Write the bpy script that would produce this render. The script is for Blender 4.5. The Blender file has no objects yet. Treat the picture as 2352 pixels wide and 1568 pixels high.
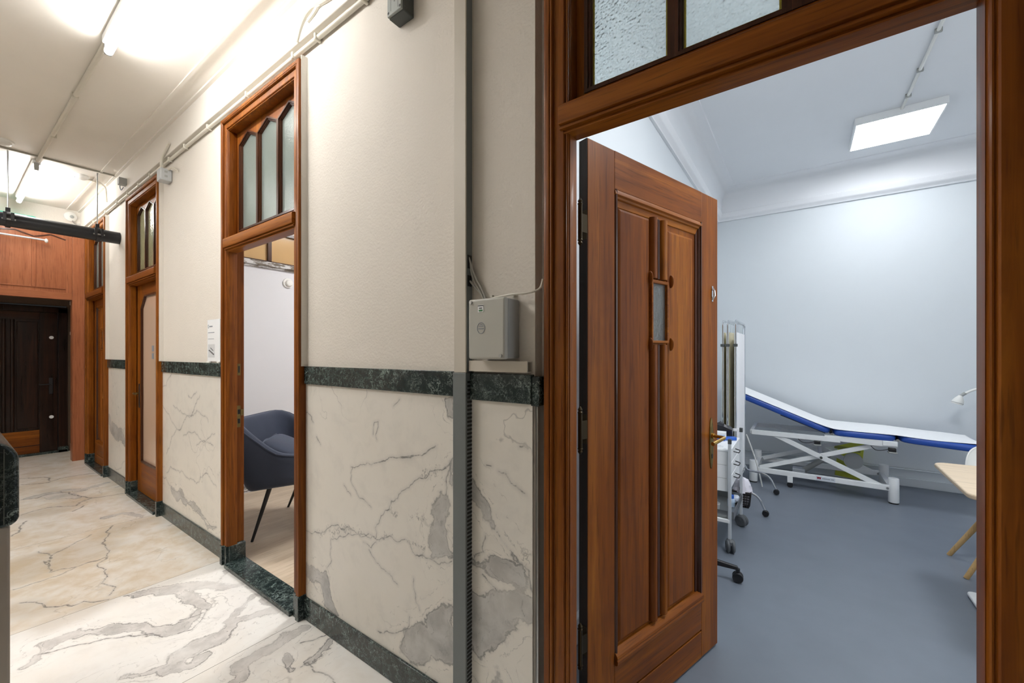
import bpy, math, random
import numpy as np
from mathutils import Vector, Matrix

C = bpy.context.scene.collection
PI = math.pi
rnd = random.Random(7)

# ------------------------------------------------------------------ mesh helpers
class MB:
    """collects shapes; build() links them as ONE mesh object"""
    def __init__(s): s.v = []; s.f = []; s.m = []
    def add(s, vs, fs, mi=0):
        o = len(s.v); s.v += [tuple(map(float, p)) for p in vs]
        s.f += [tuple(i + o for i in f) for f in fs]; s.m += [mi] * len(fs); return s
    def box(s, x0, x1, y0, y1, z0, z1, mi=0):
        x0, x1 = min(x0, x1), max(x0, x1); y0, y1 = min(y0, y1), max(y0, y1); z0, z1 = min(z0, z1), max(z0, z1)
        v = [(x0,y0,z0),(x1,y0,z0),(x1,y1,z0),(x0,y1,z0),(x0,y0,z1),(x1,y0,z1),(x1,y1,z1),(x0,y1,z1)]
        return s.add(v, [(0,3,2,1),(4,5,6,7),(0,1,5,4),(1,2,6,5),(2,3,7,6),(3,0,4,7)], mi)
    def obox(s, c, ax, ay, az, mi=0):
        c = Vector(c); ax, ay, az = Vector(ax), Vector(ay), Vector(az)
        v = [c+sx*ax+sy*ay+sz*az for sz in (-1,1) for sx, sy in ((-1,-1),(1,-1),(1,1),(-1,1))]
        return s.add(v, [(0,3,2,1),(4,5,6,7),(0,1,5,4),(1,2,6,5),(2,3,7,6),(3,0,4,7)], mi)
    def beam(s, p, q, w, h, up=(0,0,1), mi=0):
        p, q = Vector(p), Vector(q); d = (q-p); L = d.length; d.normalize(); up = Vector(up)
        side = d.cross(up).normalized(); u = side.cross(d).normalized()
        return s.obox((p+q)/2, d*L/2, side*w/2, u*h/2, mi)
    def loops(s, rings, closed=True, cap=True, mi=0):
        n = len(rings[0]); v = [p for r in rings for p in r]; f = []
        for i in range(len(rings)-1):
            for j in range(n if closed else n-1):
                a, b = i*n+j, i*n+(j+1) % n
                f.append((a, b, b+n, a+n))
        if cap:
            f.append(tuple(range(n-1, -1, -1))); f.append(tuple((len(rings)-1)*n+j for j in range(n)))
        return s.add(v, f, mi)
    def cyl(s, p, q, r, n=16, r2=None, mi=0):
        p, q = Vector(p), Vector(q); d = (q-p).normalized(); r2 = r if r2 is None else r2
        a = d.orthogonal().normalized(); b = d.cross(a)
        return s.loops([[c + (a*math.cos(2*PI*k/n)+b*math.sin(2*PI*k/n))*rr for k in range(n)] for c, rr in ((p, r), (q, r2))], mi=mi)
    def lathe(s, prof, c, axis=(0,0,1), n=24, sx=1.0, mi=0):
        c = Vector(c); d = Vector(axis).normalized(); a = d.orthogonal().normalized(); b = d.cross(a)
        return s.loops([[c + d*z + (a*math.cos(2*PI*k/n)*sx+b*math.sin(2*PI*k/n))*max(r, 1e-4) for k in range(n)] for r, z in prof], mi=mi)
    def tube(s, pts, r, n=10, mi=0):
        pts = [Vector(p) for p in pts]; rings = []; a = None
        for i, p in enumerate(pts):
            d = ((pts[i]-pts[i-1]).normalized() if i else Vector()) + ((pts[i+1]-pts[i]).normalized() if i < len(pts)-1 else Vector())
            d.normalize()
            a = d.orthogonal().normalized() if a is None else (a - d*a.dot(d)).normalized()
            b = d.cross(a); rr = r[i] if isinstance(r, (list, tuple)) else r
            rings.append([p + (a*math.cos(2*PI*k/n)+b*math.sin(2*PI*k/n))*rr for k in range(n)])
        return s.loops(rings, mi=mi)
    def prism(s, poly, d0, d1, fn, mi=0):
        """polygon of 2-D points extruded from d0 to d1; fn(u, v, d) -> 3-D"""
        return s.loops([[fn(u, v, d0) for u, v in poly], [fn(u, v, d1) for u, v in poly]], mi=mi)
    def ring(s, outer, inner, d0, d1, fn, mi=0):
        """frame between two polygons with the same number of points"""
        n = len(outer); v = [fn(*p, d0) for p in outer]+[fn(*p, d0) for p in inner]+[fn(*p, d1) for p in outer]+[fn(*p, d1) for p in inner]
        f = []
        for j in range(n):
            k = (j+1) % n
            f += [(j, k, n+k, n+j), (2*n+k, 2*n+j, 3*n+j, 3*n+k), (k, j, 2*n+j, 2*n+k), (n+j, n+k, 3*n+k, 3*n+j)]
        return s.add(v, f, mi)
    def sphere(s, c, rx, ry=None, rz=None, n=16, m=10, mi=0):
        ry = ry or rx; rz = rz or rx; c = Vector(c)
        return s.loops([[c+Vector((rx*math.sin(t)*math.cos(2*PI*k/n), ry*math.sin(t)*math.sin(2*PI*k/n), -rz*math.cos(t))) for k in range(n)]
                        for t in [max(1e-3, min(PI-1e-3, PI*i/m)) for i in range(m+1)]], mi=mi)

def fillet(pts, rad, n=6):
    """round the inner corners of a polyline"""
    pts = [Vector(p) for p in pts]; out = [pts[0]]
    for i in range(1, len(pts)-1):
        a, b, c = pts[i-1], pts[i], pts[i+1]
        r = min(rad, (a-b).length*.49, (c-b).length*.49)
        p, q = b+(a-b).normalized()*r, b+(c-b).normalized()*r
        out += [(p*(1-t)+b*t)*(1-t)+(b*(1-t)+q*t)*t for t in [k/n for k in range(n+1)]]
    return out+[pts[-1]]

OFF = {}
def tag(o, label=None, cat=None, group=None, kind=None):
    if label: o['label'] = label
    if cat: o['category'] = cat
    if group: o['group'] = group
    if kind: o['kind'] = kind
    return o
def root(name, label, cat, loc=(0,0,0), rz=None, group=None, kind=None):
    """Empty at a thing's base; with rz the parts are given in its own axes, else in world coordinates"""
    o = bpy.data.objects.new(name, None); C.objects.link(o); o.location = loc; o.empty_display_size = .05
    if rz is not None: o.rotation_euler = (0, 0, rz)
    OFF[o.name] = Vector((0,0,0)) if rz is not None else Vector(loc)
    return tag(o, label, cat, group, kind)
def obj(name, mb, mats, parent=None, bevel=0, seg=2, sub=0, angle=35, label=None, loc=None):
    off = OFF[parent.name] if parent else (Vector(loc) if loc else Vector((0,0,0)))
    me = bpy.data.meshes.new(name); me.from_pydata([Vector(p)-off for p in mb.v], [], mb.f)
    mats = mats if isinstance(mats, (list, tuple)) else [mats]
    for m in mats: me.materials.append(m)
    if len(mats) > 1: me.polygons.foreach_set('material_index', mb.m)
    import bmesh
    bm = bmesh.new(); bm.from_mesh(me); bmesh.ops.recalc_face_normals(bm, faces=bm.faces); bm.to_mesh(me); bm.free()
    me.polygons.foreach_set('use_smooth', [True]*len(me.polygons))
    if not sub: me.set_sharp_from_angle(angle=math.radians(angle))
    o = bpy.data.objects.new(name, me); C.objects.link(o)
    if parent: o.parent = parent
    elif loc: o.location = loc
    OFF[o.name] = off
    if bevel:
        b = o.modifiers.new('edge', 'BEVEL'); b.width = bevel; b.segments = seg; b.limit_method = 'ANGLE'; b.angle_limit = math.radians(40)
    if sub:
        b = o.modifiers.new('smooth', 'SUBSURF'); b.levels = sub; b.render_levels = sub
    if label: o['label'] = label
    return o
def struct(name, mb, mats, label, cat, **k):
    return tag(obj(name, mb, mats, **k), label, cat, kind='structure')

# ------------------------------------------------------------------ material helpers
def new_mat(name):
    m = bpy.data.materials.new(name); m.use_nodes = True; t = m.node_tree; t.nodes.clear(); return m, t
def nd(t, typ, ins=None, **props):
    n = t.nodes.new(typ)
    for k, v in props.items(): setattr(n, k, v)
    for k, v in (ins or {}).items():
        s = n.inputs[k]
        if isinstance(v, bpy.types.NodeSocket): t.links.new(v, s)
        else: s.default_value = v
    return n
def col(c): return (c[0], c[1], c[2], 1.0)
def srgb(r, g, b):
    f = lambda c: (c/255/12.92) if c/255 <= .04045 else ((c/255+.055)/1.055)**2.4
    return (f(r), f(g), f(b))
def math_(t, op, a, b=0.0, c=0.0, clamp=False):
    return nd(t, 'ShaderNodeMath', {0: a, 1: b, 2: c}, operation=op, use_clamp=clamp).outputs[0]
def mixc(t, f, a, b, mode='MIX'):
    n = nd(t, 'ShaderNodeMix', data_type='RGBA', blend_type=mode)
    for i, v in ((0, f), (6, a), (7, b)):
        if isinstance(v, bpy.types.NodeSocket): t.links.new(v, n.inputs[i])
        else: n.inputs[i].default_value = v if i == 0 else col(v)
    return n.outputs[2]
def smooth(t, v, a, b, lo=0.0, hi=1.0):
    return nd(t, 'ShaderNodeMapRange', {0: v, 1: a, 2: b, 3: lo, 4: hi}, interpolation_type='SMOOTHSTEP').outputs[0]
def coords(t, scale=(1,1,1), rand=True):
    tc = nd(t, 'ShaderNodeTexCoord').outputs['Object']
    if rand:
        oi = nd(t, 'ShaderNodeObjectInfo').outputs['Random']
        cx = nd(t, 'ShaderNodeCombineXYZ', {0: math_(t, 'MULTIPLY', oi, 17.0), 1: math_(t, 'MULTIPLY', oi, 31.0), 2: math_(t, 'MULTIPLY', oi, 23.0)}).outputs[0]
        tc = nd(t, 'ShaderNodeVectorMath', {0: tc, 1: cx}, operation='ADD').outputs[0]
    return nd(t, 'ShaderNodeMapping', {0: tc, 3: scale}).outputs[0]
def noise(t, vec, scale, detail=4, rough=.55, dist=0.0):
    return nd(t, 'ShaderNodeTexNoise', {'Vector': vec, 'Scale': scale, 'Detail': detail, 'Roughness': rough, 'Distortion': dist}).outputs[0]
def bump(t, h, strength=.2, dist=.002):
    return nd(t, 'ShaderNodeBump', {'Height': h, 'Strength': strength, 'Distance': dist}).outputs[0]
def finish(t, m, color, rough=.5, metal=0.0, normal=None, **extra):
    p = nd(t, 'ShaderNodeBsdfPrincipled')
    for k, v in {'Base Color': color, 'Roughness': rough, 'Metallic': metal, **extra}.items():
        s = p.inputs[k]
        if isinstance(v, bpy.types.NodeSocket): t.links.new(v, s)
        else: s.default_value = col(v) if isinstance(v, tuple) and len(v) == 3 else v
    if normal is not None: t.links.new(normal, p.inputs['Normal'])
    o = nd(t, 'ShaderNodeOutputMaterial', {0: p.outputs[0]}); return m

def plain(name, c, rough=.5, metal=0.0, var=.06, scale=6, bmp=0.0, bscale=60, **extra):
    m, t = new_mat(name); v = coords(t)
    n = noise(t, v, scale)
    d = tuple(x*(1-var) for x in c); l = tuple(min(1, x*(1+var)) for x in c)
    nm = bump(t, noise(t, v, bscale, 3), bmp, .003) if bmp else None
    return finish(t, m, mixc(t, n, d, l), rough, metal, nm, **extra)

def wood(name, axis, dark, mid, light, rough=.42, coat=.09, fine=1.0):
    m, t = new_mat(name)
    sc = {'x': (1.6, 34, 34), 'y': (34, 1.6, 34), 'z': (34, 34, 1.6)}[axis]
    v = coords(t, sc); n = noise(t, v, 1.0*fine, 6, .6, .9)
    v2 = coords(t, tuple(.13*s for s in sc)); n2 = noise(t, v2, 1.0, 3, .5, 1.5)
    v3 = coords(t, tuple(4.0*s for s in sc)); pores = noise(t, v3, 1.0, 2, .5)
    f = math_(t, 'ADD', math_(t, 'MULTIPLY', n, .55), math_(t, 'MULTIPLY', n2, .55))
    r = nd(t, 'ShaderNodeValToRGB', {0: f}); e = r.color_ramp.elements
    e[0].position = .26; e[0].color = col(dark); e[1].position = .84; e[1].color = col(light)
    k = e.new(.54); k.color = col(mid)
    c = mixc(t, smooth(t, pores, .30, .44, .35, 0.0), r.outputs[0], tuple(x*.35 for x in dark))
    c2 = coords(t, (1, 1, 1)); blot = noise(t, c2, 3.5, 4, .6)
    c = mixc(t, smooth(t, blot, .50, .78, 0, .35), c, dark)
    rg = nd(t, 'ShaderNodeMapRange', {0: n, 1: 0.2, 2: .8, 3: rough-.07, 4: rough+.12}).outputs[0]
    return finish(t, m, c, rg, 0, bump(t, n, .12, .001), **{'Coat Weight': coat, 'Coat Roughness': .13, 'Specular IOR Level': .18})

def plaster(name, c, scale=90, strength=.35, rough=.7, var=.05):
    m, t = new_mat(name); v = coords(t, rand=False)
    n = noise(t, v, scale, 4, .5); big = noise(t, v, 2.2, 4, .6); mid = noise(t, v, 14, 3, .5)
    cc = mixc(t, big, tuple(x*(1-var) for x in c), tuple(min(1, x*(1+var)) for x in c))
    h = math_(t, 'ADD', n, math_(t, 'MULTIPLY', mid, 1.2))
    return finish(t, m, cc, rough, 0, bump(t, h, strength, .003))

def verde(name):
    """black-green marble with a tangle of pale veins"""
    m, t = new_mat(name); v = coords(t)
    w = nd(t, 'ShaderNodeVectorMath', {0: v, 1: nd(t, 'ShaderNodeVectorMath', {0: nd(t, 'ShaderNodeTexNoise', {'Vector': v, 'Scale': 12.0, 'Detail': 6.0, 'Roughness': .65}).outputs[1], 3: .14}, operation='SCALE').outputs[0]}, operation='ADD').outputs[0]
    R = lambda sc, wd: smooth(t, math_(t, 'ABSOLUTE', math_(t, 'SUBTRACT', noise(t, w, sc, 3, .6), .5)), 0, wd, 1, 0)
    gate = smooth(t, noise(t, v, 14, 4, .6), .40, .62)
    a = math_(t, 'MULTIPLY', R(17, .016), gate)
    b = math_(t, 'MULTIPLY', R(38, .022), smooth(t, noise(t, v, 21, 3, .6), .40, .62, 0, .75))
    d = math_(t, 'MULTIPLY', R(75, .03), smooth(t, noise(t, v, 9, 3, .6), .45, .65, 0, .45))
    base = mixc(t, noise(t, v, 16, 5, .65), (.004, .008, .012), (.024, .040, .036))
    c = mixc(t, math_(t, 'MAXIMUM', math_(t, 'MAXIMUM', a, b), d), base, (.32, .40, .37))
    return finish(t, m, c, .22, 0)

def marble(name, base, tan, grey, use_attr=True, rough=.22, scale=1.0, fine=.45):
    m, t = new_mat(name); v = coords(t, rand=not use_attr)
    n1 = noise(t, v, 9*scale, 6, .62, .3); n2 = noise(t, v, 34*scale, 5, .65); n3 = noise(t, v, 2.3*scale, 5, .6, .6)
    warp = nd(t, 'ShaderNodeVectorMath', {0: v, 1: nd(t, 'ShaderNodeVectorMath', {0: nd(t, 'ShaderNodeTexNoise', {'Vector': v, 'Scale': 3.1*scale, 'Detail': 5.0}).outputs[1], 3: .55}, operation='SCALE').outputs[0]}, operation='ADD').outputs[0]
    fv = math_(t, 'ABSOLUTE', math_(t, 'SUBTRACT', noise(t, warp, 2.6*scale, 2, .5), .5))
    fmask = math_(t, 'MULTIPLY', smooth(t, fv, 0, .010, 1, 0), smooth(t, noise(t, v, 1.9*scale, 3, .5), .46, .64, 0, fine))
    c = mixc(t, smooth(t, n3, .38, .72, 0, .12 if use_attr else .55), base, tan)
    c = mixc(t, smooth(t, n1, .46, .74, 0, .16), c, grey)
    c = mixc(t, fmask, c, tuple(g*.55 for g in grey))
    if use_attr:
        A = lambda k: nd(t, 'ShaderNodeAttribute', attribute_name=k).outputs['Fac']
        tn = A('tanned'); c = mixc(t, math_(t, 'MULTIPLY', tn, smooth(t, math_(t, 'ADD', math_(t, 'MULTIPLY', n1, .5), math_(t, 'MULTIPLY', n3, .5)), .35, .65, .15, 1.0)), c, tan)
        d0 = A('tanpatch'); dt = math_(t, 'ADD', d0, math_(t, 'MULTIPLY', math_(t, 'SUBTRACT', n1, .5), .16))
        c = mixc(t, smooth(t, dt, .06, -.06, 0, .34), c, tuple(x*.62 for x in tan))
        jit = math_(t, 'ADD', math_(t, 'MULTIPLY', math_(t, 'SUBTRACT', n1, .5), .105), math_(t, 'MULTIPLY', math_(t, 'SUBTRACT', n2, .5), .022))
        g = math_(t, 'ADD', A('grey'), jit)
        gc = mixc(t, smooth(t, n1, .3, .7), tuple(x*.80 for x in grey), tuple(min(1, x*1.45) for x in grey))
        c = mixc(t, math_(t, 'MULTIPLY', smooth(t, g, .016, -.012), smooth(t, n3, .25, .7, .50, .92)), c, gc)
        for off, wd, am in ((.030, .0030, .55), (.075, .0022, .35), (-.020, .0030, .5)):
            ec = math_(t, 'ABSOLUTE', math_(t, 'SUBTRACT', math_(t, 'ADD', g, math_(t, 'MULTIPLY', math_(t, 'SUBTRACT', n3, .5), .22)), off))
            c = mixc(t, math_(t, 'MULTIPLY', smooth(t, ec, 0, wd, am, 0), smooth(t, n2, .42, .62)), c, tuple(x*.55 for x in grey))
        edge = math_(t, 'MULTIPLY', smooth(t, math_(t, 'ABSOLUTE', g), 0, .0055, 1, 0), smooth(t, n3, .35, .6, .15, .8))
        c = mixc(t, edge, c, tuple(x*.38 for x in grey))
        vn = math_(t, 'SUBTRACT', A('vein'), math_(t, 'MULTIPLY', smooth(t, n1, .50, .80), .0045))
        vm = math_(t, 'MULTIPLY', smooth(t, vn, .0003, .0034, 1, 0), smooth(t, n2, .30, .62, .15, .95))
        c = mixc(t, smooth(t, vn, .0, .018, .22, 0), c, grey)
        c = mixc(t, math_(t, 'MULTIPLY', vm, .85), c, tuple(x*.30 for x in grey))
        sp = math_(t, 'ADD', A('speck'), math_(t, 'MULTIPLY', math_(t, 'SUBTRACT', n2, .5), .14))
        c = mixc(t, math_(t, 'MULTIPLY', smooth(t, sp, .004, -.014, 0, .6), smooth(t, noise(t, v, 110, 3, .6), .42, .60)), c, tuple(x*.45 for x in grey))
        c = mixc(t, smooth(t, A('joint'), .0006, .0022, .8, 0), c, (.10, .085, .07))
    return finish(t, m, c, rough+.05, 0)

def hammered(name, tint, scale=150, soft=.75, relief=.45, clear=.45):
    """patterned privacy glass: scatters the light that passes, small glints on the relief"""
    m, t = new_mat(name); v = coords(t)
    w = nd(t, 'ShaderNodeMapping', {0: v, 3: (1, 1, 1)}).outputs[0]
    vo = nd(t, 'ShaderNodeTexVoronoi', {'Vector': w, 'Scale': float(scale), 'Randomness': 1.0}, feature='SMOOTH_F1').outputs[0]
    nm = bump(t, vo, relief, .003)
    cc = mixc(t, noise(t, v, 7, 3), tuple(x*.92 for x in tint), tint)
    tr = nd(t, 'ShaderNodeBsdfTranslucent', {'Color': cc, 'Normal': nm}).outputs[0]
    df = nd(t, 'ShaderNodeBsdfDiffuse', {'Color': cc, 'Normal': nm}).outputs[0]
    rf = nd(t, 'ShaderNodeBsdfRefraction', {'Color': col(tuple(min(1, x*1.12) for x in tint)), 'Roughness': .22, 'IOR': 1.2, 'Normal': nm}).outputs[0]
    mx = nd(t, 'ShaderNodeMixShader', {0: clear, 1: nd(t, 'ShaderNodeMixShader', {0: 1-soft, 1: tr, 2: df}).outputs[0], 2: rf}).outputs[0]
    gl = nd(t, 'ShaderNodeBsdfGlossy', {'Roughness': .12, 'Normal': nm}).outputs[0]
    fr = nd(t, 'ShaderNodeFresnel', {0: 1.45, 'Normal': nm}).outputs[0]
    nd(t, 'ShaderNodeOutputMaterial', {0: nd(t, 'ShaderNodeMixShader', {0: fr, 1: mx, 2: gl}).outputs[0]}); return m

def emitter(name, c, strength):
    m, t = new_mat(name)
    e = nd(t, 'ShaderNodeEmission', {'Color': col(c), 'Strength': strength}).outputs[0]
    nd(t, 'ShaderNodeOutputMaterial', {0: e}); return m

# ------------------------------------------------------------------ materials
WD, WM, WL = (.068, .014, .0016), (.205, .058, .0054), (.42, .150, .015)
wood_x = wood('mahogany along x', 'x', WD, WM, WL)
wood_y = wood('mahogany along y', 'y', WD, WM, WL)
wood_z = wood('mahogany upright', 'z', WD, WM, WL)
red_z = wood('reddish veneer upright', 'z', (.20, .062, .026), (.35, .122, .055), (.43, .165, .078), .35, .15, 1.7)
red_y = wood('reddish veneer along y', 'y', (.20, .062, .026), (.33, .115, .05), (.41, .155, .072), .35, .15, 1.7)
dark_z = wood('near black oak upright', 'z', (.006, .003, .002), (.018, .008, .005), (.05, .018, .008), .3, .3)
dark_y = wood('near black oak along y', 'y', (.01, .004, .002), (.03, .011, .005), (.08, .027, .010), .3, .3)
bead_m = wood('dark bead moulding', 'z', (.018, .005, .003), (.05, .016, .007), (.10, .035, .014), .3, .3)
oak_floor = None
cream = plaster('cream corridor plaster', (.715, .672, .61), 95, .6)
white_ceil = plaster('white corridor ceiling', (.80, .76, .70), 60, .08)
room_wall = plaster('pale blue-grey wall paint', (.70, .745, .78), 120, .06, .7, .02)
room_ceil = plaster('white ceiling paint', (.82, .84, .87), 120, .04, .7, .02)
white_wall = plaster('white room paint', (.72, .73, .76), 120, .06, .7, .02)
pink_wall = plaster('pinkish cream paint', (.74, .60, .50), 120, .06, .7, .02)
green_marble = verde('black green marble')
floor_marble = marble('veined floor marble', (.88, .87, .84), (.66, .52, .34), (.50, .48, .46), rough=.20)
panel_marble = marble('veined wall marble', (.80, .77, .71), (.70, .64, .54), (.38, .38, .375), rough=.24)
parapet_marble = marble('tan stair marble', (.55, .49, .42), (.42, .34, .26), (.2, .18, .16), use_attr=False, rough=.25)
vinyl = plain('dark grey vinyl floor', (.165, .19, .23), .36, 0, .12, 5, .05, 220)
duct_grey = plain('grey plastic duct', (.17, .19, .195), .45)
duct_cream = plain('cream painted duct', (.62, .575, .50), .5)
slot_dark = plain('dark slot', (.012, .012, .014), .7)
pvc_cream = plain('painted conduit', (.66, .63, .55), .45)
box_grey = plain('light grey enclosure plastic', (.46, .46, .42), .45, 0, .04)
box_mid = plain('mid grey plastic', (.36, .37, .36), .5)
box_dark = plain('dark grey plastic', (.06, .068, .066), .5)
black = plain('black plastic', (.012, .012, .014), .42)
black_pipe_m = plain('black pipe plastic', (.016, .018, .022), .35)
rubber = plain('grey castor rubber', (.10, .11, .12), .5)
chrome = plain('chrome', (.72, .74, .77), .14, 1.0, .02)
steel = plain('galvanised steel', (.42, .43, .43), .35, 1.0)
brass = plain('worn brass', (.48, .30, .075), .32, 1.0, .3, 40)
brass_old = plain('tarnished brass', (.20, .145, .055), .42, 1.0, .4, 40)
white_metal = plain('white powder coat', (.88, .90, .91), .35, 0, .02)
alu = plain('grey aluminium', (.66, .70, .74), .4, .3, .05)
white_plastic = plain('white plastic', (.80, .80, .77), .4, 0, .03)
blue_vinyl = plain('blue upholstery vinyl', (.028, .095, .44), .32, 0, .12, 8)
sheet_m = plain('white couch cloth', (.92, .93, .95), .75, 0, .03, 8, .10, 18)
fabric_white = plain('white screen fabric', (.90, .90, .92), .8, 0, .03, 20)
fabric_cream = plain('cream screen fabric', (.84, .79, .60), .8, 0, .05, 20)
beech = wood('pale beech', 'x', (.58, .45, .31), (.66, .53, .38), (.73, .60, .45), .45, .05)
beech_z = wood('pale beech leg', 'z', (.40, .25, .10), (.50, .33, .15), (.58, .40, .2), .45, .05)
laminate = wood('oak laminate planks', 'y', (.36, .27, .19), (.53, .43, .32), (.68, .58, .46), .45, .05, .8)
velvet, _t = new_mat('slate blue velvet')
_v = coords(_t); finish(_t, velvet, mixc(_t, noise(_t, _v, 5, 4), (.022, .031, .055), (.046, .058, .092)), .85, 0, bump(_t, noise(_t, _v, 300, 2), .2, .001), **{'Sheen Weight': .9, 'Sheen Roughness': .35, 'Sheen Tint': (.45, .5, .62)})
yellow = plain('yellow card', (.72, .76, .10), .5)
red = plain('red print', (.30, .012, .03), .5)
ink = plain('dark print', (.03, .032, .035), .6)
ink_grey = plain('grey print', (.22, .25, .30), .6)
green_print = plain('green print', (.03, .17, .06), .5)
paper = plain('white paper', (.78, .80, .82), .7, 0, .02)
paper_grey = plain('grey printed area', (.58, .60, .62), .7)
blue_plastic = plain('blue plastic', (.03, .13, .55), .35)
lightblue = plain('light blue print', (.35, .5, .75), .5)
glass_clear = hammered('hammered clear glass', (.84, .90, .91), 140, .85, .7, .62)
glass_stain = hammered('yellowed glass edge', (.62, .52, .16), 140, .7, 1.0)
glass_green = hammered('ribbed green-grey glass', (.70, .78, .74), 230, .8, .25)
glass_olive = hammered('olive tinted glass', (.66, .66, .48), 120, .75)
glass_amber = hammered('amber glass', (.66, .52, .32), 60, .5, .03, .2)
glass_pink = plain('frosted pinkish door glass', (.62, .45, .34), .12, 0, .05, 3)
peeling, _t = new_mat('peeling grey white paint')
_v = coords(_t, (1, .35, 1.6)); _n = noise(_t, _v, 26, 6, .7)
finish(_t, peeling, mixc(_t, smooth(_t, _n, .47, .55), mixc(_t, noise(_t, _v, 60, 4), (.10, .075, .055), (.30, .27, .23)), (.66, .66, .66)), .8, 0, bump(_t, _n, .5, .004))
tube_on = emitter('lit fluorescent tube', (1.0, .985, .955), 45)
panel_on = emitter('lit led panel', (.95, .975, 1.0), 15)
panel_near = emitter('lit unseen led panel', (.95, .975, 1.0), 33)
lamp_on = emitter('lit ceiling lamp', (1.0, .97, .95), 48)
fill_on = emitter('unseen corridor fill light', (1.0, .985, .96), 20)
daylight = emitter('added fill glow in window pane', (.88, .94, 1.0), 2.6)  # pane glow added as fill for the couch room
exit_on = emitter('lit green sign', (.10, .62, .42), .9)
exit_white = emitter('lit white sign face', (.75, 1, .9), 1.5)

# ------------------------------------------------------------------ marble sheets: the veins of each slab are stored as distances
def crinkle(s, r, amount=.085, least=.014):
    """break a traced vein into a natural jagged line"""
    s = [tuple(p)+(0,)*(3-len(p)) for p in s]
    while True:
        out, done = [s[0]], True
        for a, b in zip(s[:-1], s[1:]):
            L = math.hypot(b[0]-a[0], b[1]-a[1])
            if L > least:
                done = False; k = r.gauss(0, amount)*L
                out.append(((a[0]+b[0])/2-(b[1]-a[1])/L*k, (a[1]+b[1])/2+(b[0]-a[0])/L*k, (a[2]+b[2])/2))
            out.append(b)
        s = out
        if done: return s
def d_strips(P, strips, reach=.2, seed=5):
    best = np.full(len(P), .5); r = random.Random(seed)
    for s in strips:
        s = crinkle(s, r)
        for a, b in zip(s[:-1], s[1:]):
            A, B = np.array(a[:2]), np.array(b[:2]); wa, wb = a[2], b[2]
            near = np.nonzero((np.abs(P[:, 0]-(A[0]+B[0])/2) < reach) & (np.abs(P[:, 1]-(A[1]+B[1])/2) < reach))[0]
            if not len(near): continue
            Q = P[near]; d = B-A; t = np.clip(((Q-A) @ d)/max(d @ d, 1e-9), 0, 1)
            best[near] = np.minimum(best[near], np.linalg.norm(Q-(A+t[:, None]*d), axis=1)-(wa+(wb-wa)*t))
    return best
def d_polys(P, polys):
    best = np.full(len(P), .5)
    for q in polys:
        q = np.array(q); n = len(q); dist = np.full(len(P), 9.0); ins = np.zeros(len(P), bool)
        for i in range(n):
            A, B = q[i], q[(i+1) % n]; d = B-A; t = np.clip(((P-A) @ d)/max(d @ d, 1e-9), 0, 1)
            dist = np.minimum(dist, np.linalg.norm(P-(A+t[:, None]*d), axis=1))
            cr = (A[1] > P[:, 1]) != (B[1] > P[:, 1])
            with np.errstate(divide='ignore', invalid='ignore'):
                xi = A[0]+(P[:, 1]-A[1])*d[0]/np.where(d[1] == 0, 1e-9, d[1])
            ins ^= cr & (P[:, 0] < xi)
        best = np.minimum(best, np.where(ins, -dist, dist))
    return best
def marble_sheet(name, us, vs, fn, mat, grey=(), polys=(), vein=(), speck=(), tan=(), joints=(), tone=None, thick=None, parent=None):
    U, V = np.meshgrid(us, vs); P = np.stack([U.ravel(), V.ravel()], 1); nu, nv = len(us), len(vs)
    mb = MB()
    mb.v = [fn(u, v) for u, v in P.tolist()]
    mb.f = [(j*nu+i, j*nu+i+1, (j+1)*nu+i+1, (j+1)*nu+i) for j in range(nv-1) for i in range(nu-1)]
    mb.m = [0]*len(mb.f)
    off = OFF[parent.name] if parent else Vector((0, 0, 0))
    me = bpy.data.meshes.new(name); me.from_pydata([Vector(p)-off for p in mb.v], [], mb.f); me.materials.append(mat)
    g = np.minimum(d_strips(P, grey), d_polys(P, polys))
    jd = np.full(len(P), .5)
    for j in joints: jd = np.minimum(jd, np.abs(P[:, 0]-j))
    tn = np.zeros(len(P)) if tone is None else tone(P)
    for k, arr in dict(grey=g, vein=d_strips(P, vein, .05), speck=d_strips(P, speck, .1), tanpatch=d_strips(P, tan, .3), joint=jd, tanned=tn).items():
        a = me.attributes.new(k, 'FLOAT', 'POINT'); a.data.foreach_set('value', arr.astype(np.float32))
    o = bpy.data.objects.new(name, me); C.objects.link(o); OFF[o.name] = off
    if parent: o.parent = parent
    return o
def spaced(a, b, step): return np.linspace(a, b, max(2, int(round((b-a)/step))+1))

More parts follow.
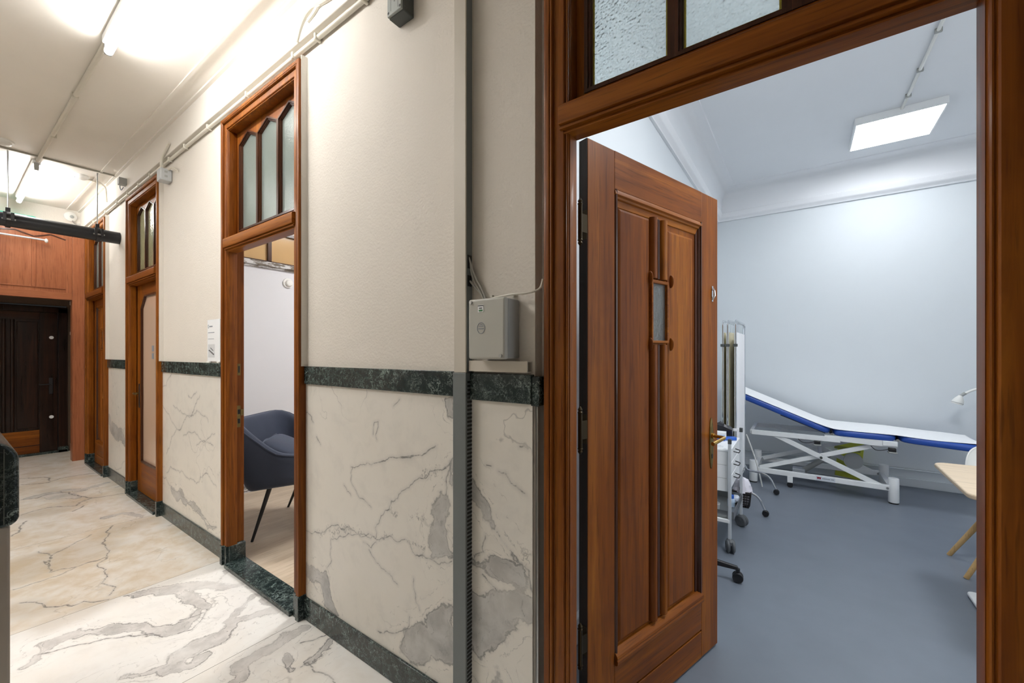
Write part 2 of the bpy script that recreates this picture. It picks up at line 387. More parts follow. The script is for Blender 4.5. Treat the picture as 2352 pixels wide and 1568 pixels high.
# veins traced slab by slab, metres on the slab (x, y or z, half width)
FLOOR_GREY = [[(-3.074,0.613,0.009),(-3.012,0.714,0.037),(-2.932,0.805,0.056),(-2.813,0.925,0.028),(-2.654,1.062,0.013),(-2.487,1.074,0.008),(-2.271,1.076,0.014)],[(-2.92,0.802,0.028),(-2.735,0.81,0.033),(-2.596,0.836,0.022),(-2.553,0.826,0.006)],[(-2.726,0.216,0.012),(-2.791,0.265,0.02),(-2.858,0.306,0.036),(-2.835,0.402,0.033),(-2.787,0.486,0.03),(-2.679,0.562,0.025),(-2.576,0.61,0.031),(-2.493,0.677,0.04),(-2.53,0.757,0.029),(-2.583,0.815,0.009)],[(-2.211,0.568,0.031),(-2.267,0.636,0.05),(-2.269,0.708,0.058),(-2.241,0.775,0.036),(-2.265,0.823,0.022),(-2.33,0.88,0.024),(-2.301,0.948,0.024),(-2.27,1.017,0.035),(-2.204,1.103,0.018)],[(-2.308,0.449,0.012),(-2.282,0.479,0.016),(-2.237,0.562,0.019),(-2.15,0.637,0.026),(-2.176,0.686,0.027)],[(-2.248,0.785,0.022),(-2.304,0.845,0.019),(-2.491,1.026,0.008),(-2.478,1.08,0.007)],[(-2.939,1.084,0.011),(-2.812,0.962,0.007)],[(-1.893,0.708,0.022),(-1.975,0.761,0.034),(-1.978,0.87,0.036),(-1.997,0.964,0.034),(-1.997,1.046,0.024)],[(-1.778,0.874,0.013),(-1.883,0.909,0.008),(-1.926,0.921,0.004)],[(-5.888,0.5,0.047),(-5.884,0.63,0.139),(-5.702,0.695,0.144),(-5.524,0.758,0.044)],[(-5.94,0.724,0.05),(-5.802,0.822,0.08),(-5.917,1.033,0.033)],[(-4.674,0.816,0.062),(-4.68,0.91,0.043),(-4.442,0.98,0.016)]]
FLOOR_TAN = [[(-3.05,0.352,0.082),(-3.063,0.455,0.078),(-3.088,0.539,0.027)],[(-3.391,0.242,0.076),(-3.267,0.31,0.064),(-3.209,0.371,0.024)],[(-3.833,0.288,0.098),(-4.009,0.413,0.224),(-3.994,0.548,0.232),(-4.003,0.641,0.12)],[(-5.288,0.429,0.071),(-5.253,0.607,0.146),(-5.408,0.841,0.054)],[(-6.063,0.637,0.064),(-5.779,0.705,0.148),(-5.437,0.82,0.038)],[(-4.316,0.975,0.057),(-4.272,0.83,0.107),(-4.185,0.73,0.083)]]
FLOOR_VEIN = [[(-4.404,0.801,0.0),(-4.179,0.734,0.0),(-3.943,0.683,0.0),(-3.753,0.655,0.0),(-3.568,0.61,0.0),(-3.432,0.599,0.0),(-3.264,0.593,0.0),(-3.152,0.558,0.0)],[(-3.674,0.255,0.0),(-3.677,0.349,0.0),(-3.69,0.442,0.0),(-3.743,0.514,0.0),(-3.758,0.576,0.0),(-3.759,0.651,0.0)],[(-3.452,0.26,0.0),(-3.367,0.319,0.0),(-3.234,0.374,0.0),(-3.179,0.422,0.0),(-3.19,0.466,0.0),(-3.122,0.515,0.0),(-3.103,0.549,0.0)],[(-5.869,0.453,0.0),(-5.816,0.552,0.0),(-5.884,0.63,0.0),(-5.859,0.714,0.0),(-5.408,0.841,0.0)],[(-6.553,0.506,0.0),(-6.422,0.675,0.0),(-6.549,0.827,0.0),(-6.476,1.099,0.0)],[(-5.314,0.41,0.0),(-5.387,0.566,0.0),(-5.247,0.72,0.0),(-5.408,0.841,0.0),(-5.322,1.062,0.0)],[(-6.869,0.517,0.0),(-6.787,0.617,0.0),(-6.502,0.697,0.0)],[(-5.083,0.675,0.0),(-5.192,0.759,0.0)],[(-4.761,0.322,0.0),(-4.908,0.379,0.0),(-5.095,0.423,0.0)],[(-2.563,0.829,0.0),(-2.49,0.785,0.0),(-2.432,0.72,0.0),(-2.452,0.673,0.0)],[(-2.567,0.713,0.0),(-2.545,0.803,0.0)],[(-2.791,0.265,0.0),(-2.738,0.376,0.0),(-2.691,0.463,0.0),(-2.603,0.546,0.0),(-2.481,0.623,0.0)],[(-5.644,1.04,0.0),(-5.63,1.123,0.0)],[(-4.43,1.062,0.0),(-4.417,1.122,0.0)],[(-4.05,1.052,0.0),(-4.044,1.123,0.0)],[(-3.972,0.409,0.0),(-4.091,0.447,0.0),(-4.166,0.526,0.0),(-4.322,0.672,0.0)],[(-4.019,0.406,0.0),(-3.78,0.405,0.0),(-3.778,0.461,0.0),(-3.743,0.514,0.0)],[(-4.245,0.403,0.0),(-4.025,0.431,0.0),(-3.891,0.409,0.0)]]
FLOOR_GREY2 = [[(-1.81,1.076,0.009),(-1.775,0.997,0.015),(-1.759,0.942,0.015)]]
FLOOR_VEIN2 = [[(-1.759,0.907,0.0),(-1.759,0.942,0.0),(-1.717,0.937,0.0),(-1.642,0.949,0.0),(-1.56,0.945,0.0)],[(-1.907,0.983,0.0),(-1.871,1.041,0.0),(-1.859,1.084,0.0)]]
PANEL_POLY = [[(-1.1,0.827),(-1.069,0.818),(-1.059,0.791),(-1.074,0.72),(-1.059,0.634),(-1.038,0.618),(-1.106,0.576),(-1.154,0.569),(-1.16,0.606),(-1.143,0.703),(-1.132,0.767)],[(-2.078,0.271),(-2.001,0.274),(-1.881,0.29),(-1.855,0.221),(-1.786,0.12),(-1.89,0.121),(-1.926,0.217),(-2.001,0.203),(-2.059,0.225)],[(-1.299,0.235),(-1.182,0.304),(-1.16,0.359),(-1.043,0.424),(-1.033,0.221),(-1.095,0.209),(-1.182,0.172),(-1.251,0.118),(-1.324,0.135)],[(-1.095,1.19),(-1.059,1.192),(-1.038,1.194),(-1.038,1.123),(-1.059,1.125),(-1.079,1.154)],[(-1.059,0.947),(-1.038,0.957),(-1.038,0.861),(-1.059,0.865)]]
PANEL_VEIN = [[(-2.078,0.449,0.0),(-1.944,0.465,0.0),(-1.855,0.512,0.0),(-1.786,0.543,0.0),(-1.704,0.554,0.0),(-1.642,0.547,0.0),(-1.552,0.556,0.0),(-1.495,0.558,0.0)],[(-1.837,0.463,0.0),(-1.72,0.503,0.0),(-1.596,0.545,0.0),(-1.488,0.551,0.0),(-1.4,0.591,0.0),(-1.324,0.594,0.0),(-1.281,0.597,0.0),(-1.257,0.564,0.0),(-1.182,0.561,0.0),(-1.116,0.558,0.0),(-1.043,0.59,0.0)],[(-1.488,0.559,0.0),(-1.495,0.601,0.0),(-1.454,0.663,0.0),(-1.4,0.7,0.0),(-1.387,0.737,0.0),(-1.324,0.791,0.0),(-1.239,0.851,0.0),(-1.16,0.9,0.0),(-1.053,0.948,0.0)],[(-1.673,0.833,0.0),(-1.523,0.866,0.0),(-1.427,0.898,0.0),(-1.362,0.921,0.0),(-1.216,0.954,0.0),(-1.127,1.001,0.0)],[(-1.657,0.836,0.0),(-1.673,0.769,0.0),(-1.523,0.682,0.0)],[(-1.837,0.459,0.0),(-1.829,0.364,0.0),(-1.872,0.313,0.0)],[(-1.488,0.542,0.0),(-1.523,0.506,0.0),(-1.581,0.517,0.0)],[(-1.538,0.494,0.0),(-1.454,0.44,0.0),(-1.349,0.405,0.0)],[(-1.074,0.825,0.0),(-1.064,0.901,0.0),(-1.048,0.948,0.0)],[(-1.509,0.999,0.0),(-1.502,1.052,0.0),(-1.474,1.059,0.0),(-1.474,1.038,0.0),(-1.492,1.001,0.0),(-1.484,0.98,0.0)],[(-2.059,1.049,0.0),(-1.991,1.004,0.0)],[(-1.963,0.937,0.0),(-1.926,0.902,0.0)],[(-1.251,0.461,0.0),(-1.216,0.346,0.0)],[(-1.481,0.163,0.0),(-1.349,0.207,0.0),(-1.287,0.248,0.0)],[(-1.275,0.301,0.0),(-1.324,0.159,0.0)],[(-1.374,1.132,0.0),(-1.336,1.163,0.0)],[(-1.728,0.74,0.0),(-1.673,0.704,0.0)]]
PANEL_SPECK = [[(-1.944,0.465,0.005),(-1.855,0.505,0.012),(-1.704,0.545,0.013),(-1.596,0.554,0.006)],[(-1.205,0.873,0.009),(-1.16,0.893,0.013),(-1.095,0.926,0.009)],[(-1.474,0.554,0.003),(-1.427,0.577,0.009),(-1.387,0.59,0.003)],[(-1.275,0.591,0.004),(-1.205,0.594,0.014),(-1.205,0.563,0.005)],[(-1.4,0.692,0.005),(-1.362,0.692,0.01),(-1.349,0.707,0.004)],[(-1.275,0.704,0.005),(-1.216,0.713,0.014),(-1.182,0.709,0.005)]]
RIGHT_POLY = [[(-0.919,0.937),(-0.865,0.872),(-0.827,0.84),(-0.823,0.808),(-0.782,0.759),(-0.742,0.725),(-0.719,0.697),(-0.734,0.702),(-0.782,0.74),(-0.84,0.791),(-0.892,0.853),(-0.919,0.868)],[(-0.919,0.651),(-0.874,0.644),(-0.782,0.688),(-0.704,0.698),(-0.681,0.662),(-0.674,0.627),(-0.704,0.611),(-0.734,0.619),(-0.766,0.622),(-0.79,0.627),(-0.848,0.622),(-0.892,0.635)],[(-0.919,0.538),(-0.823,0.577),(-0.734,0.6),(-0.649,0.605),(-0.649,0.553),(-0.711,0.52),(-0.782,0.442),(-0.84,0.372),(-0.874,0.324),(-0.919,0.332)],[(-0.819,0.277),(-0.802,0.323),(-0.782,0.294)]]
RIGHT_VEIN = [[(-0.852,0.748,0.0),(-0.861,0.692,0.0),(-0.901,0.66,0.0)],[(-0.719,0.697,0.0),(-0.681,0.686,0.0),(-0.674,0.633,0.0),(-0.656,0.615,0.0)],[(-0.848,0.982,0.0),(-0.827,0.982,0.0)],[(-0.798,0.97,0.0),(-0.696,0.919,0.0)],[(-0.715,1.06,0.0),(-0.685,1.057,0.0)],[(-0.91,0.261,0.0),(-0.883,0.247,0.0)],[(-0.704,0.586,0.0),(-0.696,0.539,0.0)],[(-0.865,0.617,0.0),(-0.806,0.583,0.0)]]
THIRD_VEIN = [[(-4.12,1.187,0.0),(-4.243,1.088,0.0),(-4.393,1.039,0.0)],[(-4.243,0.372,0.0),(-4.041,0.432,0.0),(-3.817,0.425,0.0),(-3.513,0.453,0.0),(-3.213,0.451,0.0)],[(-4.328,0.323,0.0),(-4.041,0.267,0.0),(-3.89,0.258,0.0),(-3.746,0.225,0.0),(-3.545,0.22,0.0),(-3.213,0.181,0.0)],[(-3.853,0.724,0.0),(-3.678,0.763,0.0),(-3.513,0.739,0.0),(-3.27,0.723,0.0)],[(-4.081,0.936,0.0),(-3.782,0.883,0.0),(-3.358,0.874,0.0)],[(-4.371,0.942,0.0),(-4.003,0.759,0.0),(-4.243,0.528,0.0)],[(-4.003,0.759,0.0),(-3.678,0.892,0.0),(-3.513,1.049,0.0)],[(-3.577,0.683,0.0),(-3.241,0.806,0.0)],[(-3.746,1.035,0.0),(-3.577,1.07,0.0)]]
THIRD_STRIP = [[(-4.12,0.265,0.016),(-3.927,0.264,0.04),(-3.746,0.225,0.017),(-3.513,0.215,0.018),(-3.213,0.181,0.007)]]
FOURTH_STRIP = [[(-6.315,0.697,0.012),(-6.127,0.623,0.047),(-5.913,0.52,0.073),(-5.518,0.455,0.04)]]
FOURTH_VEIN = [[(-5.913,0.151,0.0),(-5.518,0.272,0.0)],[(-6.354,0.992,0.0),(-6.277,0.848,0.0),(-6.201,0.707,0.0)]]

JOINTS = [-2.07, -3.09, -4.42, -5.75, -7.1, -.95]
def floor_tone(P):
    x = P[:, 0]
    return np.select([x > -2.07, x > -3.09, x > -4.42, x > -5.75], [.12, .03, .72, .62], .55).astype(float)
xs = np.unique(np.concatenate([spaced(-8.6, -7.4, .1), spaced(-7.4, -4.5, .010), spaced(-4.5, -1.1, .0065), spaced(-1.1, 4.2, .1), np.array([j+e for j in JOINTS for e in (-.004, 0, .004)])]))
ys = np.unique(np.concatenate([spaced(-2.0, 0, .1), spaced(0, 1.17, .0075)]))
o = marble_sheet('floor', xs, ys, lambda u, v: (u, v, 0), floor_marble, grey=[[(q[0], q[1], q[2]*(1 if q[0] > -4.3 else .55)) for q in s] for s in FLOOR_GREY+FLOOR_GREY2], vein=[[(q[0], q[1], .0018 if q[0] > -4.4 else .004) for q in s] for s in FLOOR_VEIN+FLOOR_VEIN2], tan=FLOOR_TAN, joints=JOINTS, tone=floor_tone)
tag(o, 'veined white and tan marble slab floor of the corridor', 'floor', kind='structure')

# ------------------------------------------------------------------ corridor shell
WALL, BACK, CEIL = 1.096, 1.17, 3.15
DOORS = dict(exam=-.1445, waiting=-2.5515, glazed=-4.83, panelled=-6.68)
HALF, TOP = .488, 2.838
mb = MB()
edges = [-8.6]
for k in ('panelled', 'glazed', 'waiting'): edges += [DOORS[k]-HALF, DOORS[k]+HALF]
edges += [-.94]
for i in range(0, len(edges), 2): mb.box(edges[i], edges[i+1], WALL, BACK, 0, TOP)
mb.box(-8.6, -.94, WALL, BACK, TOP, 3.5)
struct('wall_corridor', mb, cream, 'cream plaster corridor wall above the marble dado, with the row of doors', 'wall')
mb = MB()
mb.box(-.94, -.665, 1.06, BACK, 0, 3.5); mb.box(-.665, DOORS['exam']-HALF, 1.10, BACK, 0, 3.5)
mb.box(DOORS['exam']-HALF, DOORS['exam']+HALF, 1.10, BACK, TOP, 3.5); mb.box(DOORS['exam']+HALF, 4.2, 1.10, BACK, 0, 3.5)
struct('wall_pier', mb, cream, 'narrow cream wall pier between the grey duct and the open panelled door', 'wall')
mb = MB().box(-8.6, 4.2, -2.05, -2.0, 0, 3.3)
struct('wall_opposite', mb, cream, 'plain cream corridor wall opposite the doors', 'wall')
mb = MB().box(4.2, 4.25, -2.05, BACK, 0, 3.3)
struct('wall_near', mb, cream, 'plain cream wall closing the near end of the corridor', 'wall')
mb = MB().box(-8.65, 4.25, -2.05, BACK, CEIL, CEIL+.06)
struct('ceiling', mb, white_ceil, 'white corridor ceiling with fluorescent tubes and thin battens', 'ceiling')
mb = MB().box(-8.3, -.0, 1.062, WALL, 2.925, CEIL)
struct('trim_frieze', mb, white_ceil, 'white stepped frieze running under the corridor ceiling', 'trim', bevel=.004)
mb = MB().box(-7.5, 1.7, 1.040, 1.062, CEIL-.012, CEIL).box(-7.5, 1.7, .938, .955, CEIL-.010, CEIL)
mb.box(-7.5, 1.7, -.9, -.885, CEIL-.006, CEIL)
struct('trim_batten', mb, white_ceil, 'thin white batten along the corridor ceiling beside the wall', 'trim')

# dado: bands, slabs, skirting
def dado(x0, x1, yf, where, step=.0042, **veins):
    o = marble_sheet('trim_dado', spaced(x0, x1, step), spaced(.10, 1.20, step), lambda u, v: (u, yf, v), panel_marble, **veins)
    tag(o, 'veined cream marble dado slab '+where, 'dado slab', kind='structure')
    mb = MB().box(x0, x1, yf-.010, yf+.03, 1.195, 1.285)
    struct('trim_band', mb, green_marble, 'black green marble dado band '+where, 'dado band', bevel=.002)
    mb = MB().box(x0, x1, yf-.010, yf+.03, 0, .112)
    struct('baseboard_corridor', mb, green_marble, 'black green marble skirting '+where, 'skirting', bevel=.002)
dado(DOORS['waiting']+HALF, -.972, 1.092, 'between the open doorway with armchair and the grey duct', polys=PANEL_POLY, vein=PANEL_VEIN, speck=PANEL_SPECK)
dado(-.912, -.668, 1.05, 'between the grey duct and the open panelled door', polys=RIGHT_POLY, vein=RIGHT_VEIN)
dado(DOORS['glazed']+HALF, DOORS['waiting']-HALF, 1.092, 'between the glazed door and the doorway with armchair', vein=THIRD_VEIN, grey=THIRD_STRIP)
dado(DOORS['panelled']+HALF, DOORS['glazed']-HALF, 1.092, 'between the far panelled door and the glazed door', vein=FOURTH_VEIN, grey=FOURTH_STRIP)
mb = MB().box(-.670, -.655, 1.062, 1.10, 0, 1.19)
struct('trim_edge', mb, steel, 'thin metal edge strip of the marble beside the open panelled door', 'edge strip', bevel=.003)
mb = MB().box(-.672, -.642, 1.045, 1.10, 1.19, 1.28)
struct('trim_return', mb, green_marble, 'short return of the dark marble band against the open panelled door frame', 'dado band', bevel=.003)

# ------------------------------------------------------------------ door frames
CAS = [(0, 1.17), (0, 1.058), (.002, 1.055), (.006, 1.0535), (.018, 1.0535), (.0205, 1.055), (.021, 1.060), (.0225, 1.060), (.023, 1.0545), (.027, 1.0540), (.0295, 1.057), (.030, 1.066), (.032, 1.067), (.034, 1.0645), (.038, 1.064), (.062, 1.064), (.065, 1.066), (.066, 1.071),
       (.0675, 1.072), (.069, 1.069), (.072, 1.068), (.0745, 1.070), (.0755, 1.076), (.0765, 1.0775), (.078, 1.0765), (.0785, 1.118), (.0775, 1.120), (.050, 1.121), (.050, 1.17)]
def casing(cx, z0=.125):
    mb = MB(); rings = []
    for a, y in CAS:
        rings.append([(cx-HALF+a, y, z0), (cx-HALF+a, y, TOP-a), (cx+HALF-a, y, TOP-a), (cx+HALF-a, y, z0)])
    n = len(rings); v = [p for r in rings for p in r]; f = []
    for i in range(n):
        k = (i+1) % n
        for j in range(3): f.append((i*4+j, i*4+j+1, k*4+j+1, k*4+j))
    f.append(tuple(i*4 for i in range(n))); f.append(tuple(i*4+3 for i in range(n-1, -1, -1)))
    return mb.add(v, f)
def pane_poly(x0, x1, z0, zs, zp): return [(x0, z0), (x0, zs), ((x0+x1)/2, zp), (x1, zs), (x1, z0)]
def inset_pane(x0, x1, z0, zs, zp, d): return [(x0+d, z0+d), (x0+d, zs-d*.45), ((x0+x1)/2, zp-d*1.05), (x1-d, zs-d*.45), (x1-d, z0+d)]
def door_frame(key, label, glass, pane_label):
    cx = DOORS[key]; r = root('door_frame', label, 'door frame', (cx, 1.115, 0), kind='structure')
    obj('casing', casing(cx), wood_z, r, angle=28)
    for s in (-1, 1):
        mb = MB(); x = cx+s*HALF
        mb.box(x+s*.002, x-s*.030, 1.050, 1.17, 0, .125); mb.box(x-s*.030, x-s*.0665, 1.060, 1.17, 0, .125); mb.box(x-s*.0665, x-s*.0805, 1.074, 1.17, 0, .125)
        obj('plinth_block', mb, green_marble, r, bevel=.003)
    if key != 'exam': obj('plaster_fillet', MB().prism([(cx+HALF-.001, 1.067), (cx+HALF+.004, 1.067), (cx+HALF+.008, WALL), (cx+HALF-.001, WALL)], 1.285, TOP+.02, lambda u, v, d: (u, v, d)), cream, r)
    mb = MB(); prof = [(1.12, 2.078), (1.060, 2.076), (1.050, 2.073), (1.047, 2.068), (1.047, 2.022), (1.049, 2.017), (1.060, 2.016), (1.061, 2.011), (1.054, 2.0095), (1.055, 2.0045), (1.068, 2.0035), (1.068, 1.9985), (1.064, 1.997), (1.066, 1.994), (1.075, 1.9935),
                       (1.122, 1.994), (1.123, 2.020), (1.165, 2.020), (1.165, 2.078)]
    mb.prism(prof, cx-.434, cx+.434, lambda u, v, d: (d, u, v)); obj('transom_bar', mb, wood_x, r, angle=22)
    ys0, ys1 = 1.122, 1.160; zb, zt = 2.074, TOP-.0500; zg, zs, zp = 2.135, 2.676, 2.729
    P = [(-.3755, -.137), (-.1185, .1185), (.137, .3755)]
    mb = MB(); fn = lambda u, v, d: (cx+u, d, v)
    mb.box(cx-.441, cx+.441, ys0, ys1, zb, zg)
    for a, b in ((-.441, P[0][0]), (P[0][1], P[1][0]), (P[1][1], P[2][0]), (P[2][1], .441)): mb.box(cx+a, cx+b, ys0, ys1, zg, zt)
    for a, b in P: mb.prism([(a, zs), ((a+b)/2, zp), (b, zs), (b, zt), (a, zt)], ys0, ys1, fn)
    sash = obj('transom_sash', mb, wood_z, r)
    for a, b in P:
        mb = MB()
        for d0, d1, y0, y1 in ((-.009, .001, ys0-.004, ys0+.012), (.0, .008, ys0+.004, ys1-.006), (.007, .0115, ys0+.009, ys0+.02)):
            mb.ring(inset_pane(a, b, zg, zs, zp, d0), inset_pane(a, b, zg, zs, zp, d1), y0, y1, fn)
        bo = obj('glazing_bead', mb, bead_m, r)
        mb = MB().prism(inset_pane(a, b, zg, zs, zp, .006), ys0+.016, ys0+.022, fn)
        gp = obj('glass_pane', mb, glass, r, label=pane_label)
        if key == 'exam': obj('edge_stain', MB().ring(inset_pane(a, b, zg, zs, zp, .0115), inset_pane(a, b, zg, zs, zp, .0165), ys0+.0152, ys0+.0158, fn), glass_stain, gp)
    return r
door_frame('exam', 'mahogany frame and transom around the wide open door to the couch room', glass_clear, 'pebbled clear pane')
r1 = door_frame('waiting', 'mahogany frame and transom of the empty doorway showing the velvet armchair', glass_green, 'ribbed green-grey pane')
door_frame('glazed', 'mahogany frame and transom around the closed glazed door', glass_olive, 'olive tinted pane')
door_frame('panelled', 'mahogany frame and transom of the farthest door beside the veneered partition', glass_green, 'grey-green pane')
# lock keeps let into the empty doorway's left jamb
xk = DOORS['waiting']-HALF+.050
for z, h in ((1.245, .075),):
    mb = MB().box(xk-.003, xk+.0015, 1.132, 1.150, z-h/2, z+h/2); k = obj('lock_keep', mb, brass_old, r1)
    obj('slot', MB().box(xk+.0014, xk+.0022, 1.137, 1.145, z-h*.28, z+h*.3), slot_dark, k)
mb = MB().box(xk-.003, xk+.0015, 1.128, 1.150, .87, 1.01); mb.box(xk-.001, xk+.006, 1.150, 1.166, .945, .985)
k = obj('lock_keep', mb, brass_old, r1)
obj('slot', MB().box(xk+.0014, xk+.0022, 1.134, 1.147, .955, .985), slot_dark, k); obj('slot', MB().box(xk+.0014, xk+.0022, 1.134, 1.147, .895, .925), slot_dark, k)
for key, w in (('waiting', 'of the empty doorway with the armchair'), ('glazed', 'of the closed glazed door'), ('panelled', 'of the farthest panelled door'), ('exam', 'of the open panelled door')):
    cx = DOORS[key]; mb = MB().box(cx-.411, cx+.411, 1.045, 1.17, 0, .026)
    struct('trim_threshold', mb, green_marble, 'black marble threshold '+w, 'threshold', bevel=.004)

# ------------------------------------------------------------------ open panelled door (its own axes: s along the leaf, z up, y through it)
hinge_m = plain('dark bronze hinge', (.045, .032, .016), .4, .9)
HX, HY = -.574, 1.24; LA = math.atan2(.85, .257)
leaf = root('door_1', 'mahogany panelled door with small pebbled window, standing open into the couch room', 'door', (HX, HY, 0), LA, kind='structure')
def leaf_parts(r, W, hinge_side_detail=True):
    T = .038; Zt, Zb = 2.06, .012
    sx = lambda a: a*W/.888
    fn = lambda u, v, d: (u, d, v)
    obj('stile', MB().box(0, sx(.140), 0, T, Zb, Zt), wood_z, r, bevel=.0025)
    obj('stile', MB().box(sx(.742), W, 0, T, Zb, Zt), wood_z, r, bevel=.0025)
    obj('shaded_hinge_edge', MB().box(-.0012, .0002, .0015, T-.001, Zb, Zt), dark_z, r)  # dark wood puts the shade of the hinge edge into its colour
    obj('top_rail', MB().box(sx(.1402), sx(.7418), 0, T, 1.926, Zt), wood_x, r, bevel=.001)
    mb = MB().box(sx(.1402), sx(.7418), 0, T, .135, .268); mb.box(sx(.1402), sx(.7418), 0, T, Zb, .126); mb.box(sx(.1402), sx(.7418), .006, T, .126, .135)
    obj('bottom_rail', mb, wood_x, r, bevel=.0015)
    # recessed field and raised panels
    obj('panel_field', MB().box(sx(.1402), sx(.7418), .016, .030, .26, 1.93), wood_z, r)
    for a, b, z0, z1 in ((.172, .362, .318, 1.868), (.487, .683, .318, 1.846)):
        a, b = sx(a), sx(b); mb = MB(); q = lambda d: [(a+d, z0+d), (a+d, z1-d), (b-d, z1-d), (b-d, z0+d)]
        mb.loops([[fn(u, v, y) for u, v in q(d)] for d, y in ((0, .017), (0, .012), (.006, .008), (.010, .0065))])
        obj('raised_panel', mb, wood_z, r, angle=20)
    # mouldings round the field
    def strip(pts, name, m):
        mb = MB(); mb.prism(pts[0], pts[1], pts[2], pts[3]); obj(name, mb, m, r, angle=25)
    prof = [(0, .016), (0, .001), (.004, -.003), (.010, -.004), (.013, .003), (.017, .004), (.019, .010), (.024, .011), (.032, .012), (.033, .016)]
    strip(([(sx(.1402)+a, y) for a, y in prof], .27, 1.926, lambda u, v, d: (u, v, d)), 'moulding', bead_m)
    strip(([(sx(.7418)-a, y) for a, y in prof], .27, 1.926, lambda u, v, d: (u, v, d)), 'moulding', bead_m)
    strip(([(1.926-a*1.7, y) for a, y in prof], sx(.1402), sx(.7418), lambda u, v, d: (d, v, u)), 'moulding', wood_x)
    strip(([(.258, .0), (.258, -.006), (.264, -.012), (.274, -.013), (.280, -.010), (.284, -.012), (.292, -.010), (.300, -.002), (.306, .010), (.306, .016)], sx(.141), sx(.741), lambda u, v, d: (d, v, u)), 'bottom_moulding', wood_x)
    # paired half-round ribs with a groove between, above and below the little window
    for z0, z1 in ((.318, 1.384), (1.640, 1.876)):
        for a, b in ((.365, .405), (.433, .474)):
            a, b = sx(a), sx(b); c, w = (a+b)/2, (b-a)/2; n = 10
            mb = MB(); lo = [(c-w*math.cos(PI*k/n), .016-.024*math.sin(PI*k/n)) for k in range(n+1)]
            mb.prism(lo, z0, z1, lambda u, v, d: (u, v, d)); obj('rib', mb, wood_z, r, angle=50)
        obj('fillet', MB().box(sx(.412), sx(.426), .004, .017, z0, z1), bead_m, r, bevel=.002)
    w0, w1 = sx(.366), sx(.471)
    mb = MB().ring([(w0-.006, 1.390), (w0-.006, 1.634), (w1+.006, 1.634), (w1+.006, 1.390)], [(w0+.004, 1.400), (w0+.004, 1.622), (w1-.004, 1.622), (w1-.004, 1.400)], -.004, .020, fn)
    wf = obj('window_frame', mb, wood_x, r, bevel=.002)
    obj('window_pane', MB().box(w0+.002, w1-.002, .008, .014, 1.395, 1.627), glass_clear, r, label='pebbled clear pane')
    for a in (.358, .503):
        for z in (1.640, 1.386):
            mb = MB().sphere((sx(a), .004, z), .0065, .0135, .026, 14, 10); obj('wooden_boss', mb, wood_z, r)
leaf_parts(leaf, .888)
plate = MB(); plate.loops([[(.826+math.cos(2*PI*k/28)*.017*q, y, .944+math.sin(2*PI*k/28)*.115*q) for k in range(28)] for q, y in ((1, .001), (1, -.003), (.86, -.0055), (.80, -.0045), (.72, -.005))])
pl = obj('handle_plate', plate, brass_old, leaf)
mb = MB().cyl((.826, -.004, .978), (.826, -.014, .978), .0125, 16); mb.tube(fillet([(.826, -.010, .978), (.826, -.062, .978), (.712, -.064, .966)], .012), [.0072]*8+[.0085], 12)
obj('lever', mb, brass, pl)
obj('keyhole', MB().box(.822, .830, -.0062, -.0045, .876, .896), slot_dark, pl)
mb = MB().tube([(.838, -.002, 1.645), (.832, -.012, 1.632), (.836, -.012, 1.612), (.834, -.003, 1.594)], .0045, 8); mb.box(.829, .842, -.003, 0, 1.585, 1.655)
obj('hook_plate', mb, chrome, leaf, label='small chrome hook plate')
for z in (1.775, 1.10, .40):
    mb = MB().cyl((-.036, .0, z-.055), (-.036, .0, z+.055), .0075, 12)
    for s in (-1, 1): mb.lathe([(.0075, 0), (.009, .004), (.006, .008), (.008, .013), (.004, .02), (0.0005, .024)], (-.036, 0, z+s*.055), (0, 0, s), 12)
    mb.box(-.0025, .0005, .002, .030, z-.048, z+.048); mb.box(-.036, -.0005, .0005, .0035, z-.030, z+.030); obj('hinge', mb, hinge_m, leaf)

# ------------------------------------------------------------------ closed glazed door
cx = DOORS['glazed']; r = root('door_2', 'closed mahogany door with tall frosted pane and two small stickers', 'door', (cx, 1.15, 0), kind='structure')
fn = lambda u, v, d: (cx+u, d, v)
y0, y1 = 1.128, 1.164; g = [(-.285, .33), (-.285, 1.775), (-.175, 1.885), (.175, 1.885), (.285, 1.775), (.285, .33)]
mb = MB().box(cx-.440, cx-.285, y0, y1, .03, 2.03); mb.box(cx+.285, cx+.440, y0, y1, .03, 2.03); obj('stiles', mb, wood_z, r, bevel=.002)
mb = MB().box(cx-.285, cx+.285, y0, y1, .03, .33); obj('bottom_rail', mb, wood_x, r, bevel=.002)
mb = MB().prism([(-.285, 1.775), (-.175, 1.885), (.175, 1.885), (.285, 1.775), (.285, 2.03), (-.285, 2.03)], y0, y1, fn); obj('top_rail', mb, wood_x, r)
gi = lambda d: [(-.285+d, .33+d), (-.285+d, 1.775-d*.4), (-.175+d*.4, 1.885-d), (.175-d*.4, 1.885-d), (.285-d, 1.775-d*.4), (.285-d, .33+d)]
obj('glazing_bead', MB().ring(gi(-.012), gi(.004), y0-.005, y0+.012, fn), bead_m, r)
pn = obj('glass_pane', MB().prism(gi(0), y0+.014, y0+.020, fn), glass_pink, r, label='frosted pinkish pane')
for z in (1.395, 1.325): obj('sticker', MB().box(cx-.015, cx+.04, y0+.0125, y0+.0138, z-.026, z+.026), ink_grey, pn)
h = obj('handle_plate', MB().box(cx-.372, cx-.332, y0-.004, y0, .83, 1.06), black, r, bevel=.003)
obj('lever', MB().tube(fillet([(cx-.352, y0-.004, .97), (cx-.352, y0-.045, .97), (cx-.245, y0-.047, .968)], .01), .008, 10), brass_old, h)
